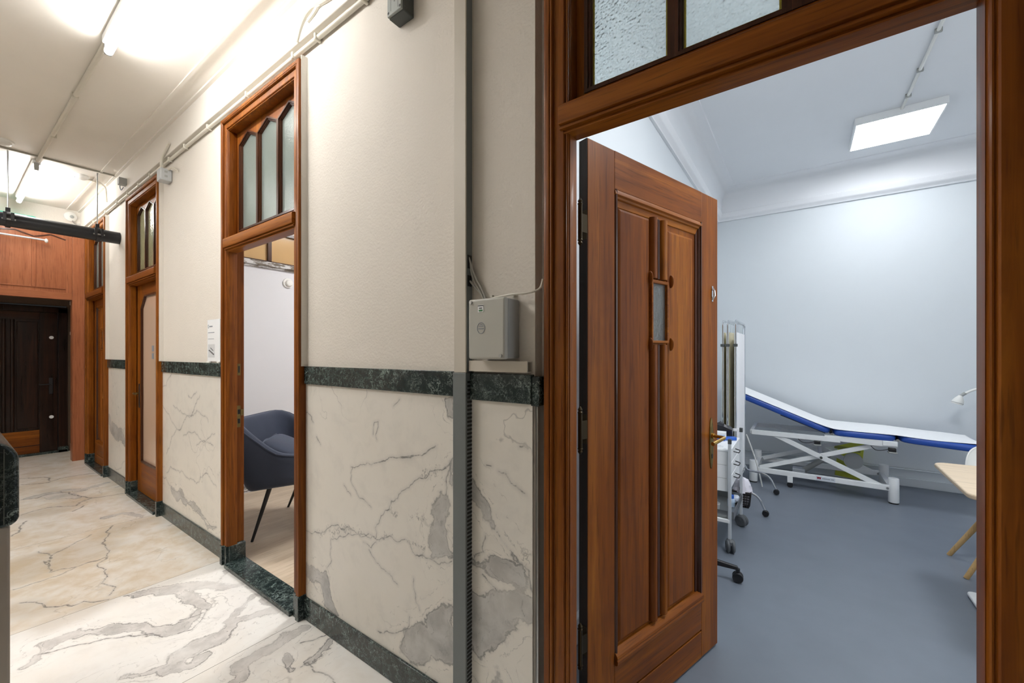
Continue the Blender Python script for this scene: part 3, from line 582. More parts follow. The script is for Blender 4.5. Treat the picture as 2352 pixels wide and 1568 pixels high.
# ------------------------------------------------------------------ farthest panelled door
cx = DOORS['panelled']; r = root('door_3', 'closed mahogany panelled door at the far end beside the veneered partition', 'door', (cx-.436, 1.127, 0), 0.0, kind='structure')
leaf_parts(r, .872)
pl = obj('handle_plate', MB().lathe([(.0005, 0), (.016, .001), (.016, .004), (.0005, .006)], (.811, 0, .93), (0, -1, 0), 20), brass, r)
obj('lever', MB().tube(fillet([(.811, -.004, .95), (.811, -.05, .95), (.79, -.052, .85)], .01), .0075, 10), brass, pl)

# ------------------------------------------------------------------ veneered partition and the dark door behind it
PX = -7.45
r = root('partition', 'reddish veneered wooden partition with zigzag mouldings above the dark lobby', 'partition', (PX, .3, 0), kind='structure')
fy = lambda u, v, d: (d, u, v)
obj('post', MB().box(PX-.11, PX+.012, .985, 1.094, 0, 2.86), red_z, r, bevel=.004)
obj('header_rail', MB().box(PX-.06, PX+.008, -2.0, .985, 2.015, 2.10), red_y, r, bevel=.003)
mb = MB().box(PX-.05, PX, -2.0, .985, 2.10, 2.86); obj('veneer_panel', mb, red_z, r)
obj('lower_moulding', MB().box(PX-.004, PX+.009, -2.0, .93, 2.138, 2.15), red_y, r, bevel=.003)
obj('edge_stile', MB().box(PX-.05, PX+.004, .93, .985, 2.10, 2.86), red_z, r, bevel=.002)
for yc in (.672, .13, -.41, -.95): obj('divider', MB().box(PX-.01, PX+.012, yc-.018, yc+.018, 2.145, 2.735), red_z, r, bevel=.004)
zig = [(-1.08, 2.735), (-.95, 2.70), (-.81, 2.775), (-.68, 2.775), (-.41, 2.735), (-.14, 2.775), (.0, 2.775), (.13, 2.735), (.27, 2.75), (.53, 2.79), (.672, 2.742), (.805, 2.793), (.93, 2.755)]
mb = MB()
for a, b in zip(zig[:-1], zig[1:]): mb.beam((PX+.002, a[0], a[1]), (PX+.002, b[0], b[1]), .012, .012, (1, 0, 0))
obj('zigzag_moulding', mb, bead_m, r)
obj('top_cap', MB().box(PX-.06, PX+.012, -2.0, .985, 2.845, 2.862), red_y, r, bevel=.003)
mb = MB().box(PX-.10, PX-.04, -2.0, WALL, 2.86, CEIL); struct('wall_end', mb, cream, 'cream wall strip above the veneered partition', 'wall')
DX = -8.3
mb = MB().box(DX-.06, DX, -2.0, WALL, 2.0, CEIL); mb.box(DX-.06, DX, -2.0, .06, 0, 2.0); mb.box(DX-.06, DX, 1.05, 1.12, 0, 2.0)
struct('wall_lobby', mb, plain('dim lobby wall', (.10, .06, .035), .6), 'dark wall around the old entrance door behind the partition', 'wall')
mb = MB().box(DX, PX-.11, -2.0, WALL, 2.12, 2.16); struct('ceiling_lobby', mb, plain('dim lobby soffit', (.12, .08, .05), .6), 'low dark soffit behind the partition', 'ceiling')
r = root('door_4', 'near black panelled door with black lever in the dim lobby', 'door', (DX, .5, 0), kind='structure')
bx = lambda *a: MB().box(*a)
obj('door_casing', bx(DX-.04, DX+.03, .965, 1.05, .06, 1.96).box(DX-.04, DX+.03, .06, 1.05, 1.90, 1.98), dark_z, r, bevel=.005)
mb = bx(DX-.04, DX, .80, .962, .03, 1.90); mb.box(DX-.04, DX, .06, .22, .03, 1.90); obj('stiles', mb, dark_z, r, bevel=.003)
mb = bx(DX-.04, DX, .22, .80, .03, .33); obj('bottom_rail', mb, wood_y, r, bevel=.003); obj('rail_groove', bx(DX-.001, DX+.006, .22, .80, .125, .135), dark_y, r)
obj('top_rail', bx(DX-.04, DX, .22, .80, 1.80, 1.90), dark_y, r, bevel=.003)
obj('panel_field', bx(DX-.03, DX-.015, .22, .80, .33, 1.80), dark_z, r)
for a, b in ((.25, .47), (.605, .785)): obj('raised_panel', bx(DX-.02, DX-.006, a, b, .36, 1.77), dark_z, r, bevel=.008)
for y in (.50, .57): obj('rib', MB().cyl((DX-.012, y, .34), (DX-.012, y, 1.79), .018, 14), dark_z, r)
for z in (1.565, .49): obj('lock_rose', MB().lathe([(.0005, 0), (.022, .001), (.02, .006), (.0005, .007)], (DX, .905, z), (1, 0, 0), 20), white_metal, r)
h = obj('handle_plate', bx(DX, DX+.008, .882, .918, .80, 1.02), black, r, bevel=.003)
obj('lever', MB().tube(fillet([(DX+.005, .90, .935), (DX+.055, .90, .935), (DX+.055, .79, .935)], .012), .008, 10), black, h)
struct('baseboard_lobby', bx(DX, DX+.035, .06, 1.05, 0, .03).box(DX, DX+.035, .965, 1.06, 0, .075), green_marble, 'black marble sill under the dark lobby door', 'skirting')
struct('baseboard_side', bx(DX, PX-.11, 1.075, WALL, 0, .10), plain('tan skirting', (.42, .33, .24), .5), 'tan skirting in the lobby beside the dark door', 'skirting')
r = root('riser_pipe', 'cream painted pipe in the dim lobby beside the dark door', 'pipe', (-8.05, 1.09, 0))
obj('pipe', MB().tube([(-8.05, 1.070, 0), (-8.05, 1.070, 2.12)], .017, 12), pvc_cream, r)
obj('collar', MB().cyl((-8.05, 1.070, 1.60), (-8.05, 1.070, 1.64), .026, 12), pvc_cream, r); obj('collar', MB().cyl((-8.05, 1.070, 2.0), (-8.05, 1.070, 2.05), .028, 12), pvc_cream, r)

# ------------------------------------------------------------------ waiting room behind the empty doorway, and the two rooms behind closed doors
def room(x0, x1, y1, wallm, ceil, who, floor_m, floor_label, holes=None):
    struct('floor_'+who, MB().box(x0, x1, BACK, y1, -.05, .0), floor_m, floor_label, 'floor')
    mb = MB().box(x0, x1, BACK, y1, ceil, ceil+.05); struct('ceiling_'+who, mb, white_wall, 'plain white ceiling of the '+who.replace('_', ' '), 'ceiling')
    mb = MB().box(x0-.02, x1+.02, y1, y1+.03, 0, ceil); struct('wall_back', mb, wallm, 'plain back wall of the '+who.replace('_', ' '), 'wall')
def lamp(x, y, z, label, m, s=.30):
    r = root('ceiling_light', label, 'ceiling light', (x, y, z)); obj('housing', MB().box(x-s, x+s, y-s, y+s, z-.05, z), white_metal, r, bevel=.005)
    obj('diffuser', MB().box(x-s+.03, x+s-.03, y-s+.03, y+s-.03, z-.055, z-.049), m, r); return r
room(-4.4, -.985, 4.4, white_wall, 3.2, 'waiting_room', laminate, 'oak laminate plank floor of the waiting room')
mb = MB().box(-4.46, -4.4, BACK, 4.4, 0, 2.205); mb.box(-4.46, -4.4, BACK, 4.4, 2.90, 3.2); struct('wall_waiting', mb, white_wall, 'white waiting room wall behind the velvet armchair', 'wall')
struct('wall_divider', MB().box(-.985, -.895, BACK, 4.4, 0, 3.2), white_wall, 'plain white wall between waiting room and couch room', 'wall')
mb = MB().box(-4.46, -4.375, BACK, 4.4, 2.205, 2.262); mb.box(-4.46, -4.355, BACK, 4.4, 2.222, 2.268)
struct('trim_ledge', mb, peeling, 'peeling grey and white ledge under the amber window strip', 'ledge', bevel=.006)
r = root('window_1', 'strip of amber glass panes in dark bars above the peeling ledge', 'window', (-4.42, 2.8, 2.268), kind='structure')
mb = MB().box(-4.45, -4.39, BACK, 4.4, 2.268, 2.283); mb.box(-4.45, -4.39, BACK, 4.4, 2.565, 2.60); mb.box(-4.45, -4.39, BACK, 4.4, 2.87, 2.90)
ym = [1.30, 1.955, 2.61, 3.27, 3.93]
for y in ym: mb.box(-4.45, -4.39, y-.017, y+.017, 2.268, 2.9)
obj('window_bars', mb, bead_m, r)
for y0, y1 in zip([BACK]+ym, ym+[4.4]):
    for z0, z1 in ((2.28, 2.57), (2.595, 2.88)): obj('glass_pane', MB().box(-4.425, -4.418, y0+.016, y1-.016, z0, z1), glass_amber, r)
struct('baseboard_waiting', MB().box(-4.4, -4.385, BACK, 4.4, 0, .075), peeling, 'grey skirting behind the velvet armchair', 'skirting')
r = root('wall_sensor', 'round white button-like sensor high on the waiting room wall', 'sensor', (-4.4, 2.135, 2.085))
obj('base', MB().lathe([(.0005, 0), (.052, 0), (.050, .014), (.0005, .016)], (-4.4, 2.135, 2.085), (1, 0, 0), 28), white_plastic, r)
obj('cap', MB().lathe([(.0005, .012), (.036, .012), (.034, .028), (.028, .034), (.0005, .036)], (-4.4, 2.140, 2.085), (1, 0, 0), 28), white_plastic, r)
lamp(-2.7, 2.9, 3.2, 'square ceiling light in the waiting room, out of sight', lamp_on, .3)
room(-6.30, -4.46, 3.6, pink_wall, 3.2, 'glazed_room', laminate, 'wood floor behind the glazed door')
struct('wall_glazed', MB().box(-6.36, -6.30, BACK, 3.6, 0, 3.2), pink_wall, 'pinkish side wall behind the glazed door', 'wall')
lamp(-5.2, 2.2, 3.2, 'added square ceiling light, unseen behind the glazed door, lighting its panes', lamp_on, .3)  # lamp added to light the glazed door's panes from behind
room(-8.2, -6.36, 3.6, white_wall, 3.2, 'far_room', laminate, 'wood floor behind the farthest door')
struct('wall_far', MB().box(-8.26, -8.2, BACK, 3.6, 0, 3.2), white_wall, 'white side wall behind the farthest door', 'wall')
lamp(-7.0, 2.2, 3.2, 'added square ceiling light, unseen behind the farthest door, lighting its panes', lamp_on, .2)  # smaller lamp added to backlight the farthest door's panes

# ------------------------------------------------------------------ couch room shell
RX, RY, RC = -.876, 5.745, 3.38
struct('floor_couch', MB().box(RX-.02, 2.3, BACK, RY+.02, -.05, 0), vinyl, 'dark blue-grey vinyl floor of the couch room', 'floor')
struct('ceiling_couch', MB().box(RX-.02, 2.3, BACK, RY+.02, RC, RC+.05), room_ceil, 'white ceiling of the couch room with square led panel', 'ceiling')
struct('wall_couch_side', MB().box(RX-.02, RX, BACK, RY+.02, 0, RC), room_wall, 'pale blue-grey side wall behind the open door', 'wall')
struct('wall_couch_back', MB().box(RX, 2.3, RY, RY+.03, 0, RC), room_wall, 'pale blue-grey back wall behind the examination couch', 'wall')
struct('wall_couch_end', MB().box(2.3, 2.35, BACK, RY, 0, RC), room_wall, 'pale blue-grey end wall beyond the table', 'wall')
prof = [(0, 3.005), (.022, 3.005), (.028, 3.018), (.050, 3.030), (.062, 3.055), (.066, 3.078), (.070, 3.084), (.070, 3.098), (.058, 3.104), (.056, 3.150), (.062, 3.22), (.078, 3.285), (.105, 3.335), (.112, 3.338), (.118, 3.352), (.150, 3.366), (.205, 3.371), (.210, 3.38), (0, 3.38)]
mb = MB(); rings = [[(RX+d, BACK, z), (RX+d, RY-d, z), (2.3, RY-d, z)] for d, z in prof]; n = len(prof)
v = [p for q in rings for p in q]; f = [(i*3+j, i*3+j+1, (i+1)*3+j+1, (i+1)*3+j) for i in range(n-1) for j in range(2)]
struct('trim_cornice', mb.add(v, f), room_ceil, 'white moulded cornice around the couch room ceiling', 'cornice', angle=50)
mb = MB()
for y0, y1, z0, z1 in ((RY-.045, RY, 0, .085), (RY-.022, RY, .085, .175), (RY-.030, RY, .160, .175)): mb.box(RX, 2.3, y0, y1, z0, z1)
struct('baseboard_couch', mb, room_wall, 'pale grey stepped skirting behind the examination couch', 'skirting', bevel=.004)
struct('baseboard_couch_side', MB().box(RX, RX+.03, BACK, RY, 0, .12), room_wall, 'pale grey skirting behind the open door', 'skirting', bevel=.004)
def led(x, y, label, lit=None):
    r = root('led_panel', label, 'ceiling light', (x, y, RC)); s = .285
    mb = MB(); fn = lambda u, v, d: (x+u, y+v, d); q = lambda d: [(-s+d, -s+d), (-s+d, s-d), (s-d, s-d), (s-d, -s+d)]
    mb.ring(q(0), q(.012), RC-.062, RC, fn); obj('frame', mb, white_metal, r, bevel=.002)
    obj('diffuser', MB().box(x-s+.012, x+s-.012, y-s+.012, y+s-.012, RC-.058, RC-.05), lit or panel_on, r); return r
led(.662, 4.885, 'lit square white panel on the couch room ceiling')
r = root('unseen_fill_window', 'added unseen window giving fill light from the end wall beyond the table', 'window', (2.3, 1.95, 1.0), kind='structure')  # unseen window, added for its fill light
obj('pane', MB().box(2.285, 2.29, 1.4, 2.5, 1.0, 2.6), daylight, r); obj('frame', MB().ring([(1.34, .94), (1.34, 2.66), (2.56, 2.66), (2.56, .94)], [(1.4, 1.0), (1.4, 2.6), (2.5, 2.6), (2.5, 1.0)], 2.26, 2.3, lambda u, v, d: (d, u, v)), white_metal, r)
led(.662, 2.15, 'second lit square ceiling panel, unseen above the doorway lintel, brightening the couch room', panel_near)  # unseen panel, set stronger than the visible one to brighten the couch room
r = root('ceiling_conduit', 'white conduit with clips leading to the square ceiling panel', 'conduit', (.69, 3.6, RC))
obj('pipe', MB().tube([(.715, 2.74, RC-.014), (.676, 4.602, RC-.014)], .0105, 10), white_plastic, r)
for y in (3.05, 3.62, 4.05, 4.40): obj('clip', MB().box(.70-(y-3.5)*.021-.018, .70-(y-3.5)*.021+.018, y-.008, y+.008, RC-.028, RC), box_mid, r, bevel=.002)

# ------------------------------------------------------------------ corridor fixtures
r = root('cable_duct', 'grey slotted cable duct, cream above the dado, running up the wall step', 'cable duct', (-.94, 1.07, 0))
mb = MB().box(-.971, -.912, 1.02, 1.055, 0, 1.285); mb.box(-.971, -.925, 1.055, 1.092, 0, 1.285); obj('lower_channel', mb, duct_grey, r, bevel=.002)
obj('upper_channel', MB().box(-.966, -.912, 1.02, 1.094, 1.2855, 2.924), duct_cream, r, bevel=.002)
mb = MB().box(-.9145, -.9115, 1.024, 1.052, 1.2855, 2.924); obj('side_wall', mb, duct_grey, r)
mb = MB()
for k in range(92): mb.box(-.9125, -.9110, 1.027, 1.052, .04+k*.0133, .0468+k*.0133)
obj('side_slots', mb, slot_dark, r)
for z0, z1 in ((1.575, 1.612), (1.635, 1.68)): obj('cable_port', MB().box(-.9125, -.9105, 1.028, 1.048, z0, z1), slot_dark, r)
r = root('wall_box', 'pale grey wall enclosure with a small green label and round emblem', 'junction box', (-.79, 1.06, 1.334))
obj('housing', MB().box(-.862, -.722, .998, 1.06, 1.334, 1.518), box_mid, r, bevel=.006, seg=3)
lid = obj('lid', MB().box(-.864, -.720, .978, .999, 1.332, 1.520), box_grey, r, bevel=.007, seg=3)
for x, z in ((-.735, 1.343), (-.852, 1.510)): obj('screw', MB().cyl((x, .974, z), (x, .98, z), .0055, 14), steel, lid)
fy2 = lambda y: (lambda u, v, d: (u, d, v))
obj('label_plate', MB().box(-.823, -.801, .9768, .978, 1.478, 1.500), paper, lid)
mb = MB().box(-.823, -.802, .9762, .9768, 1.4965, 1.499)
for k in range(2): mb.box(-.8185, -.812+k*.006, .9762, .9768, 1.489-k*.0, 1.4915)
obj('label_print', mb, ink, lid); obj('label_print', MB().box(-.819, -.804, .9762, .9768, 1.4805, 1.4855), green_print, lid)
cxx, czz, rr = -.811, 1.4285, .0155
mb = MB().ring([(cxx+rr*math.cos(2*PI*k/32), czz+rr*1.15*math.sin(2*PI*k/32)) for k in range(32)], [(cxx+(rr-.0012)*math.cos(2*PI*k/32), czz+(rr-.0012)*1.15*math.sin(2*PI*k/32)) for k in range(32)], .977, .978, lambda u, v, d: (u, d, v))
for z, w in ((1.440, .0045), (1.4345, .009), (1.4265, .0105)): mb.box(cxx-w, cxx+w, .977, .978, z-.0011, z+.0011)
obj('emblem', mb, ink_grey, lid)
r = root('cable_bundle', 'two grey cables from the duct to the top of the wall enclosure', 'cable', (-.9, 1.05, 1.6))
obj('cable', MB().tube(fillet([(-.912, 1.04, 1.655), (-.905, 1.046, 1.60), (-.872, 1.050, 1.553), (-.853, 1.050, 1.516)], .03), .0033, 8), box_grey, r)
obj('cable', MB().tube(fillet([(-.912, 1.036, 1.672), (-.898, 1.046, 1.612), (-.864, 1.050, 1.560), (-.846, 1.050, 1.516)], .03), .0033, 8), box_grey, r)
obj('cable', MB().tube(fillet([(-.912, 1.04, 1.594), (-.895, 1.048, 1.572), (-.867, 1.052, 1.545), (-.851, 1.050, 1.516)], .03), .0033, 8), box_grey, r)
r = root('wall_cable', 'cream cable from the wall enclosure to the open panelled door frame', 'cable', (-.74, 1.055, 1.53))
obj('cable', MB().tube(fillet([(-.842, 1.050, 1.516), (-.835, 1.054, 1.530), (-.741, 1.0335, 1.533), (-.668, 1.0335, 1.532), (-.645, 1.06, 1.545), (-.641, 1.066, 1.575)], .02), .0034, 8), pvc_cream, r)
for x in (-.828, -.742): obj('clip', MB().box(x-.004, x+.004, 1.050, 1.06, 1.527, 1.540), pvc_cream, r)
mb = MB(); fx = lambda u, v, d: (d, u, v)
mb.ring([(1.03, 1.291), (1.03, 1.326), (1.06, 1.326), (1.06, 1.291)], [(1.033, 1.294), (1.033, 1.323), (1.057, 1.323), (1.057, 1.294)], -.907, -.674, fx)
r = root('mini_trunking', 'short open-ended cream trunking lying on the dark band under the wall enclosure', 'trunking', (-.79, 1.045, 1.29)); obj('channel', mb, duct_cream, r)
r = root('switch_box', 'dark grey box with pale lid high on the wall beside the cable duct', 'junction box', (-1.30, 1.09, 2.68))
obj('body', MB().box(-1.341, -1.253, 1.044, 1.096, 2.677, 2.84), box_dark, r, bevel=.004)
lid = obj('lid', MB().box(-1.341, -1.255, 1.034, 1.0445, 2.679, 2.84), plain('grey lid', (.30, .325, .31), .5), r, bevel=.004)
for x in (-1.332, -1.264):
    for z in (2.692, 2.815): obj('screw_hole', MB().cyl((x, 1.0335, z), (x, 1.0345, z), .005, 12), slot_dark, lid)
mb = MB()
for x, z in ((-1.296, 2.775), (-1.313, 2.76), (-1.296, 2.725), (-1.280, 2.78)): mb.cyl((x, 1.0335, z), (x, 1.0343, z), .003, 8)
mb.box(-1.318, -1.3165, 1.0335, 1.0343, 2.695, 2.78); mb.box(-1.276, -1.2745, 1.0335, 1.0343, 2.692, 2.72); obj('lid_marks', mb, box_dark, lid)
obj('gland', MB().box(-1.255, -1.248, 1.053, 1.085, 2.745, 2.84), black, r, bevel=.003)

r = root('wall_conduit', 'cream conduit with clips running along the wall above the door frames', 'conduit', (-3.5, 1.09, 2.96))
obj('pipe', MB().tube([(-7.4, 1.080, 2.892), (-.97, 1.080, 2.892)], .0115, 12), pvc_cream, r)
for x in (-1.20, -1.55, -1.93, -2.15, -2.7, -3.3, -3.75, -4.1, -4.6, -4.95, -5.3, -5.7, -6.2, -6.8): obj('clip', MB().box(x-.008, x+.008, 1.062, 1.096, 2.874, 2.909), pvc_cream, r, bevel=.004)
r = root('flex_conduit', 'bent white conduits looping out of the frieze near the first tube light', 'conduit', (-1.95, 1.06, 2.99))
obj('loop', MB().tube(fillet([(-2.09, 1.062, 2.93), (-2.045, 1.060, 3.0), (-1.96, 1.055, 3.035), (-1.80, 1.055, 3.0), (-1.6, 1.055, 2.985)], .06), .0135, 10), pvc_cream, r)
obj('loop', MB().tube(fillet([(-1.98, 1.062, 2.985), (-1.90, 1.060, 3.0), (-1.84, 1.058, 3.05), (-1.84, 1.050, 3.148)], .04), .012, 10), pvc_cream, r)
obj('bracket', MB().box(-1.885, -1.845, 1.05, 1.078, 3.0, 3.05), pvc_cream, r, bevel=.004)
r = root('conduit_box', 'light grey junction box at the top corner of the glazed door frame', 'junction box', (-4.16, 1.08, 2.72))
obj('housing', MB().box(-4.21, -4.112, 1.020, 1.096, 2.722, 2.818), plain('pale grey box', (.50, .52, .53), .45), r, bevel=.008, seg=3)
for z in (2.755, 2.79): obj('knockout', MB().box(-4.113, -4.1105, 1.045, 1.065, z-.007, z+.009), box_mid, r, bevel=.002)
obj('stub_conduit', MB().tube(fillet([(-4.185, 1.045, 2.815), (-4.185, 1.045, 2.91), (-4.02, 1.052, 2.99)], .04), .010, 10), pvc_cream, r)
obj('cable_tail', MB().tube(fillet([(-4.112, 1.07, 2.81), (-4.04, 1.07, 2.815), (-3.95, 1.085, 2.765)], .03), .006, 8), pvc_cream, r)
# fluorescent lights
def fluorescent(x0, x1, y, label):
    r = root('fluorescent_light', label, 'tube light', ((x0+x1)/2, y, CEIL))
    obj('batten', MB().box(x0+.02, x1-.02, y-.026, y+.026, CEIL-.045, CEIL), white_metal, r, bevel=.006)
    obj('tube', MB().cyl((x0+.03, y, CEIL-.085), (x1-.03, y, CEIL-.085), .019, 16), tube_on, r)
    for x in (x0+.02, x1-.02):
        mb = MB().box(x-.012, x+.012, y-.016, y+.016, CEIL-.10, CEIL-.03); obj('lamp_holder', mb, box_mid, r, bevel=.004)
fluorescent(-3.245, -1.72, .567, 'nearest lit fluorescent tube on the corridor ceiling')
for x, s_, w in ((-4.9, .27, 'far'), (-2.85, .33, 'near')):  # unseen fill panels added to lift the lower corridor walls and floor
    r = root('ceiling_light', w+' added square fill light, unseen over the stair side of the corridor', 'ceiling light', (x, -.5, CEIL))
    obj('housing', MB().box(x-s_, x+s_, -.5-s_, -.5+s_, CEIL-.05, CEIL), white_metal, r, bevel=.005); obj('diffuser', MB().box(x-s_+.02, x+s_-.02, -.5-s_+.02, -.5+s_-.02, CEIL-.055, CEIL-.049), fill_on, r)
fluorescent(-7.22, -5.78, .54, 'far lit fluorescent tube beyond the black pipe')
r = root('tube_conduit', 'cream conduit on the ceiling joining the two fluorescent lights', 'conduit', (-4.6, .58, CEIL))
obj('pipe', MB().tube([(-5.78, .545, CEIL-.016), (-3.24, .566, CEIL-.016)], .014, 12), pvc_cream, r)
for x in (-5.0, -4.1): obj('clip', MB().box(x-.006, x+.006, .540, .574, CEIL-.033, CEIL), pvc_cream, r)
r = root('cross_conduit', 'thin conduit crossing the ceiling above the black pipe and bending down to the wall', 'conduit', (-5.85, .5, CEIL))
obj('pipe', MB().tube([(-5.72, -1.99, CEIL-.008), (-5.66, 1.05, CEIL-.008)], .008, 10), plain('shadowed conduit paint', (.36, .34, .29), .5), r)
obj('bend', MB().tube(fillet([(-5.99, .90, CEIL-.01), (-6.02, 1.04, CEIL-.01), (-6.04, 1.05, CEIL-.19)], .07, 10), .009, 10), pvc_cream, r)
def detector(x, y, label):
    r = root('smoke_detector', label, 'smoke detector', (x, y, CEIL))
    obj('base', MB().lathe([(.0005, 0), (.062, 0), (.060, .014), (.0005, .016)], (x, y, CEIL), (0, 0, -1), 28), white_plastic, r)
    obj('head', MB().lathe([(.0005, .012), (.048, .014), (.044, .030), (.026, .040), (.0005, .042)], (x, y, CEIL), (0, 0, -1), 28), white_plastic, r)
    obj('sensor_slot', MB().box(x-.012, x+.012, y-.047, y-.04, CEIL-.030, CEIL-.022), ink_grey, r)
detector(-5.95, .85, 'round white smoke detector on the ceiling beside the pipe hanger next to the wall')
detector(-5.50, .330, 'round white smoke detector on the ceiling at the photo edge, beside the thin crossing conduit')
r = root('motion_sensor', 'small grey box with loose wire on the frieze above the glazed door', 'sensor', (-5.32, 1.06, 3.0))
obj('body', MB().box(-5.355, -5.29, 1.005, 1.062, 2.965, 3.03), box_mid, r, bevel=.004)
obj('wire', MB().tube(fillet([(-5.355, 1.035, 3.0), (-5.45, 1.04, 2.99), (-5.43, 1.045, 2.94), (-5.34, 1.045, 2.95)], .03), .004, 8), ink_grey, r)
r = root('alarm_bell', 'round white alarm unit with wires on the wall above the partition post', 'alarm', (PX-.04, 1.0, 3.04))
obj('dome', MB().lathe([(.0005, .03), (.03, .03), (.055, .018), (.06, 0), (.0005, 0)], (PX-.04, .975, 3.065), (1, 0, 0), 24), white_plastic, r)
obj('wire', MB().tube(fillet([(PX-.03, .99, 3.02), (PX-.01, 1.02, 2.97), (PX-.02, 1.06, 2.985)], .02), .010, 10), chrome, r)
obj('dome_ring', MB().lathe([(.018, .028), (.02, .036), (.012, .04), (.0005, .04)], (PX-.04, .985, 3.06), (1, 0, 0), 20), box_mid, r)
# black pipe and hangers
r = root('black_pipe', 'thick black pipe crossing the corridor below the ceiling', 'pipe', (-5.74, .4, 2.56))
obj('pipe', MB().cyl((-5.74, -1.999, 2.535), (-5.74, 1.095, 2.535), .060, 28), black_pipe_m, r)
for y, w in ((.368, 'nearer the corridor middle'), (.932, 'next to the wall')):
    r = root('pipe_hanger', 'threaded rod hanger with black clamp holding the black pipe, '+w, 'pipe hanger', (-5.74, y, CEIL), group='hangers of the black pipe')
    obj('rod', MB().cyl((-5.74, y, 2.595), (-5.74, y, CEIL), .0055, 8), steel, r)
    mb = MB(); n = 32
    mb.ring([(-5.74+.070*math.cos(2*PI*k/n), 2.535+.070*math.sin(2*PI*k/n)) for k in range(n)], [(-5.74+.0605*math.cos(2*PI*k/n), 2.535+.0605*math.sin(2*PI*k/n)) for k in range(n)], y-.014, y+.014, lambda u, v, d: (u, d, v))
    mb.box(-5.752, -5.728, y-.014, y+.014, 2.60, 2.64); obj('clamp', mb, black, r)
    mb = MB().box(-5.674, -5.652, y-.032, y-.012, 2.51, 2.585); mb.box(-5.674, -5.652, y+.012, y+.032, 2.51, 2.585); obj('clamp_ears', mb, black, r, bevel=.002)
    obj('bolt', MB().cyl((-5.662, y-.04, 2.525), (-5.662, y+.04, 2.525), .007, 10), steel, r)
r = root('exit_sign', 'green lit exit sign on top of the partition, mostly behind the black pipe', 'sign', (PX+.03, .35, 2.86))
obj('sign_box', MB().box(PX-.02, PX+.03, .02, .685, 2.868, 2.972), exit_on, r, bevel=.003)
obj('sign_stripe', MB().box(PX+.0285, PX+.0315, .50, .62, 2.945, 2.966), exit_white, r)
obj('mount', MB().box(PX-.02, PX+.0, .2, .45, 2.861, 2.87), box_mid, r)
r = root('curtain_rod', 'thin pale rod with white end knob in front of the partition', 'rod', (PX+.06, .5, 2.70))
obj('rod', MB().cyl((PX+.06, -1.0, 2.71), (PX+.06, .755, 2.705), .010, 10), alu, r)
obj('knob', MB().sphere((PX+.06, .765, 2.70), .02, .016, .026), white_plastic, r)
for y in (-.6, .30): obj('bracket', MB().box(PX+.012, PX+.062, y-.008, y+.008, 2.70, 2.715), alu, r)
# notice on the dado ledge
r = root('wall_notice', 'white paper notice with stair symbol taped above the dark band beside the empty doorway', 'notice', (-3.2471, 1.11, 1.285))
obj('sheet', MB().box(-3.3599, -3.1441, 1.088, 1.0915, 1.295, 1.580), paper, r)
mb = MB().ring([(-3.3403+.010*math.cos(2*PI*k/20), 1.535+.013*math.sin(2*PI*k/20)) for k in range(20)], [(-3.3403+.0075*math.cos(2*PI*k/20), 1.535+.0105*math.sin(2*PI*k/20)) for k in range(20)], 1.0872, 1.088, lambda u, v, d: (u, d, v))
mb.box(-3.3236, -3.2687, 1.0872, 1.088, 1.530, 1.538); obj('header_print', mb, ink_grey, r)
obj('text_lines', MB().box(-3.3452, -3.2373, 1.0872, 1.088, 1.490, 1.494).box(-3.3452, -3.2422, 1.0872, 1.088, 1.447, 1.450), ink_grey, r)
g = obj('picture_area', MB().box(-3.3452, -3.2324, 1.0872, 1.088, 1.322, 1.412), paper_grey, r)
mb = MB()
for k in range(4): mb.box(-3.3334+k*.022, -3.3099+k*.022, 1.0866, 1.0872, 1.370-k*.008-.003, 1.370-k*.008+.003); mb.box(-3.3138+k*.022, -3.3079+k*.022, 1.0866, 1.0872, 1.362-k*.008, 1.372-k*.008)
mb.beam((-3.3011, 1.0869, 1.388), (-3.2550, 1.0869, 1.368), .0006, .005, (0, 0, 1)); obj('stair_symbol', mb, ink, g)
for x0, x1 in ((-3.355, -3.311), (-3.178, -3.149)): obj('holder', MB().box(x0, x1, 1.080, 1.0925, 1.2851, 1.297), white_plastic, r, bevel=.002)

# stair parapet at the photo's left edge
r = root('stair_parapet', 'tan marble stair parapet with thick black marble cap at the photo edge', 'parapet', (-1.6, -.1, 0))
mb = MB(); PR = [(-.24, 1.196), (.030, 1.196)]+[(.0475+.04*math.cos(a), 1.156+.04*math.sin(a)) for a in [math.radians(d) for d in (80, 65, 50, 35, 20, 5)]]+[(.0875, 1.054), (.0855, 1.046), (.078, 1.041), (.068, 1.040), (-.24, 1.040)]
mb.prism(PR, -1.155, -2.6, lambda u, v, d: (d, u, v)); obj('cap', mb, green_marble, r, bevel=.006, seg=3)
mb = MB().box(-1.1545, -1.152, .069, .0702, 1.046, 1.180); obj('cap_joint', mb, plain('dull joint line', (.12, .13, .11), .5), r)
obj('body', MB().box(-2.6, -1.165, -.22, .0775, 0, 1.0405), parapet_marble, r, bevel=.004)

